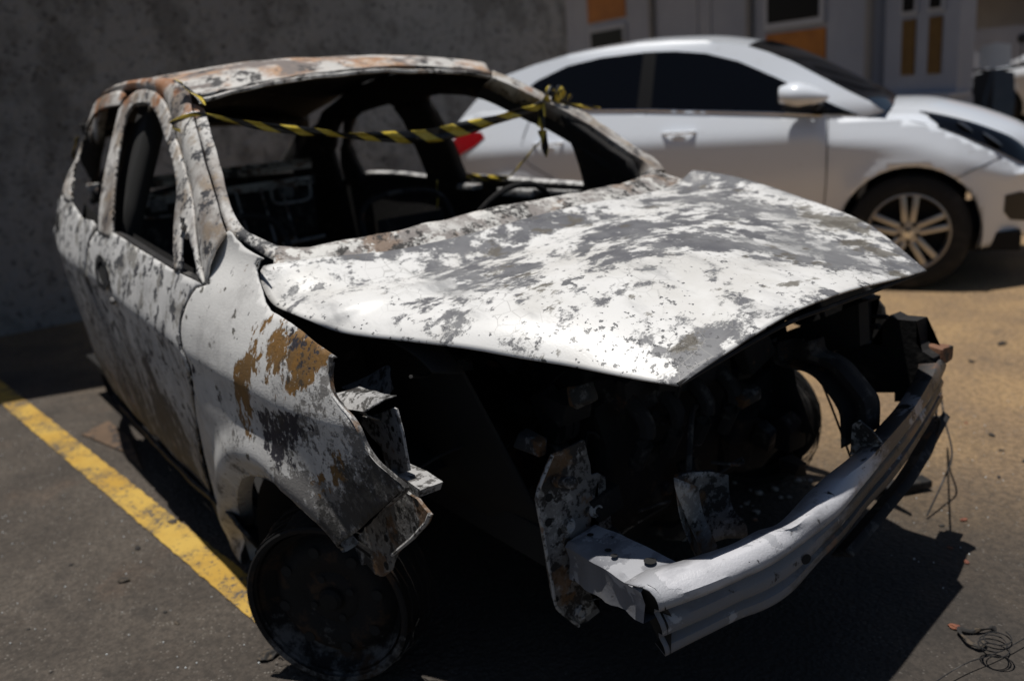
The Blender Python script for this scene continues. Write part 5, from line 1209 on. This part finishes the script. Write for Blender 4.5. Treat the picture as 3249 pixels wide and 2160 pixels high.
for (x0, x1, y0, y1) in ((-3.64, -3.50, 7.79, 7.75), (-3.31, -3.18, 7.70, 7.66)):
    c0, c1 = fs(x0, y0), fs(x1, y1)
    f = mesh_obj('window', fbox(c0 - .03, c1 + .03, 1.62, 2.9, -.037, -.01), M_frame, bld, False)
    mesh_obj('pane', fbox(c0, c1, 1.65, 2.87, -.008, -.003), M_pane, f, False)
    mesh_obj('orange_panel', fbox(c0 - .01, c1 + .01, 1.03, 1.57, -.036, -.02), M_ochre, bld, False)
for sx in (fs(-8.30, 8.88), fs(-6.02, 8.36), fs(-4.02, 7.88)):
    p = FA + FD * sx + FN * .05
    mesh_obj('downpipe', tube_bm([(p.x, p.y, 0), (p.x, p.y, 4.2)], .045, 12), M_pipe, bld)
for sx in (fs(-7.2, 8.60), fs(-6.9, 8.53)):
    p = FA + FD * sx + FN * .012
    mesh_obj('wall_seam', tube_bm([(p.x, p.y, 0), (p.x, p.y, 4.2)], .016, 8), M_frame, bld)
# far house with tiled roof
m_t, nt, b = new_mat('roof_tiles'); k = NT(nt)
wv = k.n('ShaderNodeTexWave'); wv.inputs['Scale'].default_value = 3.2; wv.inputs['Distortion'].default_value = .6; k.l(k.coords(), wv.inputs['Vector'])
k.l(k.mix(wv.outputs['Fac'], (.11, .045, .03), (.22, .10, .065)), b.inputs['Base Color']); b.inputs['Roughness'].default_value = .8
hs = empty('tiled_house', (-9.2, 21.5, 0), R(-18)); tag(hs, 'distant house with terracotta tiled roof at the top right', 'house')
mesh_obj('wall', box_bm((0, 0, 1.2), (11, 6, 2.4)), m_b, hs, False)
mesh_obj('roof', prism_bm([(-5.8, -4.4, 2.35), (-5.8, 3.6, 2.35), (-5.8, -.2, 4.4)], (11.6, 0, 0)), m_t, hs, False)
mesh_obj('fascia', box_bm((0, -4.42, 2.28), (11.8, .06, .22)), M_soot, hs, False)
# yard wall right of the building
yw = mesh_obj('yard_wall', box_bm((0, 0, .78), (7, .2, 1.56)), m_b, None, False); yw.location = (-4.0, 15.6, 0); yw.rotation_euler = (0, 0, R(-14))
tag(yw, 'low pale yard wall in shade at the far right', 'wall')
# scooter seen nose-on between the building and the far white car
sc = empty('scooter', (-3.62, 9.42, 0), R(-62)); tag(sc, 'dark scooter with a windshield coloured pale as a glint parked past the building corner', 'scooter')
for yy in (.62, -.62):
    w_ = empty('wheel', (yy, 0, .26)); w_.parent = sc
    mesh_obj('tyre', lathe_bm([(-.05, .17), (-.055, .22), (-.03, .26), (.03, .26), (.055, .22), (.05, .17)], (0, 0, 0), (0, 1, 0), 32), M_tyre, w_)
    mesh_obj('rim', lathe_bm([(-.04, .03), (-.03, .17), (.03, .17), (.04, .03)], (0, 0, 0), (0, 1, 0), 24), M_trim, w_)
mesh_obj('front_apron', loft_bm([[(.42, -.20, .35), (.36, -.22, .65), (.30, -.20, .95)], [(.52, 0, .35), (.46, 0, .65), (.38, 0, 1.0)], [(.42, .20, .35), (.36, .22, .65), (.30, .20, .95)]], 12), M_dark, sc)
mesh_obj('windshield', loft_bm([[(.34, -.16, 1.02), (.27, -.15, 1.25)], [(.38, 0, 1.0), (.30, 0, 1.28)], [(.34, .16, 1.02), (.27, .15, 1.25)]], 10), simple('glint_screen', (.7, .74, .76), .12), sc)  # pale base colour paints the sun glint on the screen
mesh_obj('body', box_bm((-.25, 0, .58), (.95, .30, .36), bevel=.09), M_dark, sc)
mesh_obj('seat', box_bm((-.30, 0, .82), (.72, .26, .10), bevel=.04), M_trim, sc)
mesh_obj('floorboard', box_bm((.2, 0, .32), (.5, .32, .07), bevel=.02), M_trim, sc)
mesh_obj('handlebar', tube_bm(smooth_line([(.22, -.34, 1.02), (.27, 0, .98), (.22, .34, 1.02)], 12), .016, 8), M_trim, sc)
for yy in (-.26, .26):
    mm = mesh_obj('mirror', lathe_bm([(0, .0), (.004, .055), (.02, .05), (.025, 0)], (.2, yy, 1.30), (1, 0, 0), 18), M_trim, sc)
    mesh_obj('stalk', tube_bm([(.22, yy, 1.02), (.21, yy, 1.26)], .007, 6), M_trim, mm)
# slim dark shrub in front of the building
m_l = burnt('dark_leaf', (.018, .026, .015), [dict(col=(.035, .05, .025), scale=6, t=.5, soft=.1)], rough=.7)
sh = empty('conical_shrub', (-4.02, 8.78, 0)); tag(sh, 'slim dark cone-shaped shrub standing before the building corner', 'shrub')
bm = bmesh.new(); rr = random.Random(11)
for i in range(2600):
    z = .12 + 1.02 * rr.random() ** .9; r_ = .17 * (1.17 - z) / 1.0 * math.sqrt(rr.random()) + .01; a = rr.uniform(0, 6.283)
    c = Vector((r_ * math.cos(a), r_ * math.sin(a), z)); d = Vector((rr.uniform(-1, 1), rr.uniform(-1, 1), rr.uniform(-.2, 1.2))).normalized(); s_ = d.cross(Vector((rr.uniform(-1, 1), rr.uniform(-1, 1), 0)) + Vector((0, 0, .1))).normalized()
    l_ = rr.uniform(.02, .04)
    bm.faces.new([bm.verts.new(c), bm.verts.new(c + d * l_ * .5 + s_ * l_ * .22), bm.verts.new(c + d * l_), bm.verts.new(c + d * l_ * .5 - s_ * l_ * .22)])
mesh_obj('foliage', bm, m_l, sh)
mesh_obj('stem', tube_bm([(0, 0, 0), (0, 0, .9)], [.02, .006], 8), M_soot, sh)

# ------------------------------------------------------------------ barrier tape
m_tape, nt, b = new_mat('barrier_tape'); k = NT(nt)
uv = k.n('ShaderNodeUVMap'); sep = k.n('ShaderNodeSeparateXYZ'); k.l(uv.outputs[0], sep.inputs[0])
dg = k.math('ADD', sep.outputs[0], k.math('MULTIPLY', sep.outputs[1], .6))
fr = k.math('FRACT', dg); st_ = k.step(fr, .47, .49)
wr_ = k.noise(k.coords(), 40, 4)
col = k.mix(st_, k.mix(k.step(wr_, .35, .7), (.62, .45, .04), (.72, .56, .10)), (.012, .012, .012))
k.l(col, b.inputs['Base Color']); b.inputs['Roughness'].default_value = .30; k.bump(wr_, .5, .01, b)
def tape(name, pts, widths, normals, label, n=120, parent=None, repeat=.105, jitter=.0):
    """ribbon along pts; widths and twist angle interpolated along it"""
    P = [Vector(p) for p in smooth_line(pts, n)]
    ws_ = np.interp(np.linspace(0, 1, n), np.linspace(0, 1, len(widths)), widths); tw = np.interp(np.linspace(0, 1, n), np.linspace(0, 1, len(normals)), normals)
    bm = bmesh.new(); ul = bm.loops.layers.uv.new('UVMap'); rows = []; s = 0; S = []
    for i, p in enumerate(P):
        if i: s += (P[i] - P[i - 1]).length
        S.append(s); d = (P[min(i + 1, n - 1)] - P[max(i - 1, 0)]).normalized()
        u_ = Vector((0, 0, 1)); u_ = (u_ - d * u_.dot(d)); u_ = u_.normalized() if u_.length > .05 else Vector((1, 0, 0)); q_ = d.cross(u_)
        a = tw[i]; wd = u_ * math.cos(a) + q_ * math.sin(a); nn = d.cross(wd)
        row = []
        for j in range(5):
            t = j / 4 - .5; row.append(bm.verts.new(p + wd * (ws_[i] * t) + nn * (.10 * ws_[i] * math.sin(j * 1.9 + i * .13))))
        rows.append(row)
    for i in range(n - 1):
        for j in range(4):
            f = bm.faces.new((rows[i][j], rows[i + 1][j], rows[i + 1][j + 1], rows[i][j + 1]))
            for lp, (a_, c_) in zip(f.loops, ((i, j), (i + 1, j), (i + 1, j + 1), (i, j + 1))): lp[ul].uv = (S[a_] / repeat, c_ / 4)
    o = mesh_obj(name, bm, m_tape, parent); solidify(o, .0006, 0)
    if label: tag(o, label, 'tape', 'strips of yellow and black barrier tape')
    return o
tm = PTS['tape_R'][::-1][:-1] + PTS['tape_main']
tm = [(tm[0][0] - .03, tm[0][1] + .03, tm[0][2] - .02)] + tm
t0 = tape('barrier_tape', tm, [.014, .014, .018, .024, .026, .024, .030, .040, .046, .044, .036, .034, .024], [.2, .4, .8, .2, .4, .9, .5, .2, .05, .1, .5, .3, .4], 'long yellow and black barrier tape sagging across the empty windscreen opening', 220)
tape('barrier_tape', [tuple(Vector(p) + Vector((.012, -.006, .010))) for p in PTS['tape_Rwrap']], [.03, .026, .024, .018], [1.3, 1.2, 1.3, 1.2], 'yellow and black tape lying over the top of the near windscreen pillar', 50)
kn = Vector(PTS['tape_main'][-1])
tail = tape('barrier_tape', PTS['tape_tail'], [.014, .024, .032, .036, .034, .03, .006], [1.5, 1.2, 1.4, 1.0, 1.3, 1.2, 1.4], 'loose tape end hanging down from the knot on the far windscreen pillar', 60)
kpts = [tuple(kn + Vector((.012 * math.sin(a) + .01, .028 * math.cos(a) + .006 * a, .030 * math.sin(a * 1.0) + .012))) for a in np.linspace(0, 4 * math.pi, 30)]
tape('barrier_tape', kpts, [.020, .026, .024, .026, .018], [.3, 1.2, .5, 1.4, .8], 'knotted bunch of barrier tape tied round the far windscreen pillar', 90)
tape('barrier_tape', PTS['tape_strip'], [.014, .012, .014, .008], [.3, .6, .2, .5], 'short tape end sticking out beyond the far windscreen pillar', 40)
tape('barrier_tape', [tuple(kn + Vector((-.02, 0, -.03)))] + PTS['tape_diag'], [.010, .010, .011, .010], [.4, .9, .3, .7], 'thin twisted tape running down from the knot to the far door', 80)
tape('barrier_tape', PTS['tape_sill'], [.022, .020, .022, .018], [.1, .2, .0, .2], 'tape pulled along the top of the far front door', 50)
tape('barrier_tape', PTS['tape_vert'], [.010, .012, .010], [1.2, 1.4, 1.0], 'tape hanging straight down inside the wreck beside its centre pillar', 30)
tape('barrier_tape', PTS['tape_rear'], [.02, .024, .02], [1.2, 1.0, 1.2], 'tape scrap on the outer rear roof edge at the far left', 30)

# ------------------------------------------------------------------ litter on the ground
D = PTS['debris']
def wire(name, pts, r, label, n=40, group=None):
    o = mesh_obj(name, tube_bm(smooth_line(pts, n), r, 6), M_soot, None); tag(o, label, 'wire', group); return o
wire('wire', [(.62, .64, .36)] + [(p[0], p[1], p[2] + .28 * (1 - i / 5)) for i, p in enumerate(PTS['wire'])][1:], .0028, 'thin burnt wire trailing from the bumper beam onto the ground', 50)
w2 = PTS['wire2']; wire('cable_stub', w2, [.004] * 20 + [.006] * 20, 'short charred cable hanging below the far end of the bumper', 40)
cc = Vector(PTS['coil'][0]); rr = random.Random(2)
cp = [tuple(cc + Vector(((.027 + .003 * math.sin(a * .8)) * math.cos(a) + .004 * math.sin(a * .37), .028 * math.sin(a), .003 + .0016 * a))) for a in np.linspace(0, 2 * math.pi * 4.2, 110)]
co = mesh_obj('wire_coil', tube_bm(cp, .0013, 6), M_soot, None); tag(co, 'small coil of blackened spring wire lying at the lower right', 'wire coil')
c1_, c2p = Vector(PTS['coil'][1]), Vector(PTS['coil'][2])
wire('wire', [tuple(c1_ + Vector((.02, -.1, -.01))), tuple(c1_.lerp(cc, .5) + Vector((.01, 0, .005))), tuple(cc), tuple(c2p), tuple(c2p + Vector((.02, .2, 0)))], .0013, 'long loose wire passing through the coil at the lower right', 50)
# rusty trim strip beside the sill
d0, d1, d2 = Vector(D[0]), Vector(D[1]), Vector(D[2])
bm = prism_bm([tuple(d0 + Vector((0, 0, .006))), tuple(d1 + Vector((0, 0, .03))), tuple(d1 + Vector((.25, .02, .02))), tuple(d2 + Vector((.25, 0, .006))), tuple(d2 + Vector((0, -.01, .006)))], (0, 0, .004)); crumple(bm, .01, 8, 3)
o = mesh_obj('trim_strip', bm, burnt('rusty_strip', (.13, .085, .055), [dict(col=(.05, .04, .035), scale=20, t=.55, soft=.05)], rough=.8), None, False); tag(o, 'rusty bent trim strip on the asphalt beside the sill', 'metal strip')
# dark stick under the beam's far half
e = Vector(D[20]); o = mesh_obj('charred_stub', crumple(box_bm(e + Vector((0, .0, .02)), (.05, .16, .025), rot=Matrix.Rotation(R(-25), 3, 'Z'), bevel=.005), .006, 20, 3), M_char, None); tag(o, 'charred stub of hose lying under the far half of the bumper beam', 'debris')
m_chip = burnt('charred_chip', (.03, .028, .027), [dict(col=(.09, .07, .05), scale=40, t=.55, soft=.05)], rough=.8)
m_brick = burnt('brick_chip', (.28, .11, .06), [dict(col=(.16, .06, .04), scale=40, t=.5, soft=.1)], rough=.85)
def chip(c, s, mat, seed):
    bm = bmesh.new(); bmesh.ops.create_icosphere(bm, subdivisions=2, radius=1); crumple(bm, .5, 1.4, seed)
    bmesh.ops.transform(bm, matrix=Matrix.Translation((c[0], c[1], s * .25)) @ Matrix.Rotation(seed * 1.3, 4, 'Z') @ Matrix.Diagonal((s, s * .6, s * .28, 1)), verts=bm.verts[:])
    return mesh_obj('debris_chip', bm, mat, None, False)
rr = random.Random(21)
spots = [(D[9], .012, 'b'), (D[10], .014, 'k'), (D[11], .009, 'k'), (D[12], .009, 'k'), (D[13], .016, 'b'), (D[16], .024, 'k'), (D[17], .016, 'k'), (D[18], .014, 'k'), (D[19], .011, 'b'), (D[3], .02, 'k'), (D[4], .03, 'k'), (D[5], .014, 'k'), (D[8], .018, 'k')]
for i in range(34):
    if i < 24: spots.append(((rr.uniform(.15, 1.0), rr.uniform(.55, 2.6), 0), rr.uniform(.003, .009), 'b' if rr.random() < .25 else 'k'))
    else: spots.append(((rr.uniform(-2.4, -.1), rr.uniform(-1.3, -.9), 0), rr.uniform(.004, .010), 'k'))
for i, (c, s, kd) in enumerate(spots):
    o = chip(c, s, m_brick if kd == 'b' else m_chip, i + 1)
    right = c[1] > 0
    if kd == 'b': tag(o, 'small reddish brick crumb on the sandy ground right of the bumper', 'debris', 'brick crumbs right of the bumper')
    elif right: tag(o, 'small charred flake on the sandy ground right of the bumper', 'debris', 'charred flakes right of the bumper')
    else: tag(o, 'small charred flake on the dark asphalt left of the wreck', 'debris', 'charred flakes on the left asphalt')
# charred twist of plastic at the lower right
a = Vector(D[14]); b_ = Vector(D[15])
bm = tube_bm(smooth_line([tuple(b_ + Vector((-.03, .02, .01))), tuple(a.lerp(b_, .6) + Vector((0, 0, .012))), tuple(a + Vector((0, .03, .01))), tuple(a + Vector((.05, .10, .006)))], 40), [.0035 + .002 * abs(math.sin(i * .37)) for i in range(40)], 7); crumple(bm, .010, 40, 6)
o = mesh_obj('melted_scrap', bm, m_chip, None); tag(o, 'twisted scrap of melted plastic near the edge of the wreck\'s shadow', 'debris')
# lit rubble under the engine
bm = bmesh.new(); rr = random.Random(9)
for i in range(220):
    c = Vector((rr.uniform(-.55, .2), rr.uniform(.2, .8), 0)); s_ = rr.uniform(.004, .016)
    g = bmesh.ops.create_icosphere(bm, subdivisions=1, radius=s_, matrix=Matrix.Translation(c + Vector((0, 0, s_ * .3))) @ Matrix.Diagonal((1, rr.uniform(.5, 1), .5, 1)))
o = mesh_obj('rubble', bm, burnt('rubble_grey', (.34, .32, .30), [dict(col=(.05, .045, .04), scale=30, t=.55, soft=.05), dict(col=(.25, .1, .05), scale=9, t=.62, soft=.03)], rough=.85), None, False)
tag(o, 'loose burnt rubble scattered under the engine bay', 'rubble', kind='stuff')
# glass crumbs on the asphalt
bm = bmesh.new()
for i in range(420):
    c = Vector((rr.uniform(-3.2, .1), rr.uniform(-1.7, -.86), .0015)) if i < 300 else Vector((rr.uniform(.2, 1.1), rr.uniform(.5, 2.6), .0015)); s_ = rr.uniform(.0012, .0030)
    bmesh.ops.create_icosphere(bm, subdivisions=1, radius=s_, matrix=Matrix.Translation(c))
o = mesh_obj('glass_crumbs', bm, simple('glass_crumb', (.65, .68, .68), .15, spec=.8), None, False)
tag(o, 'tiny glittering glass crumbs strewn over the ground', 'glass', kind='stuff')
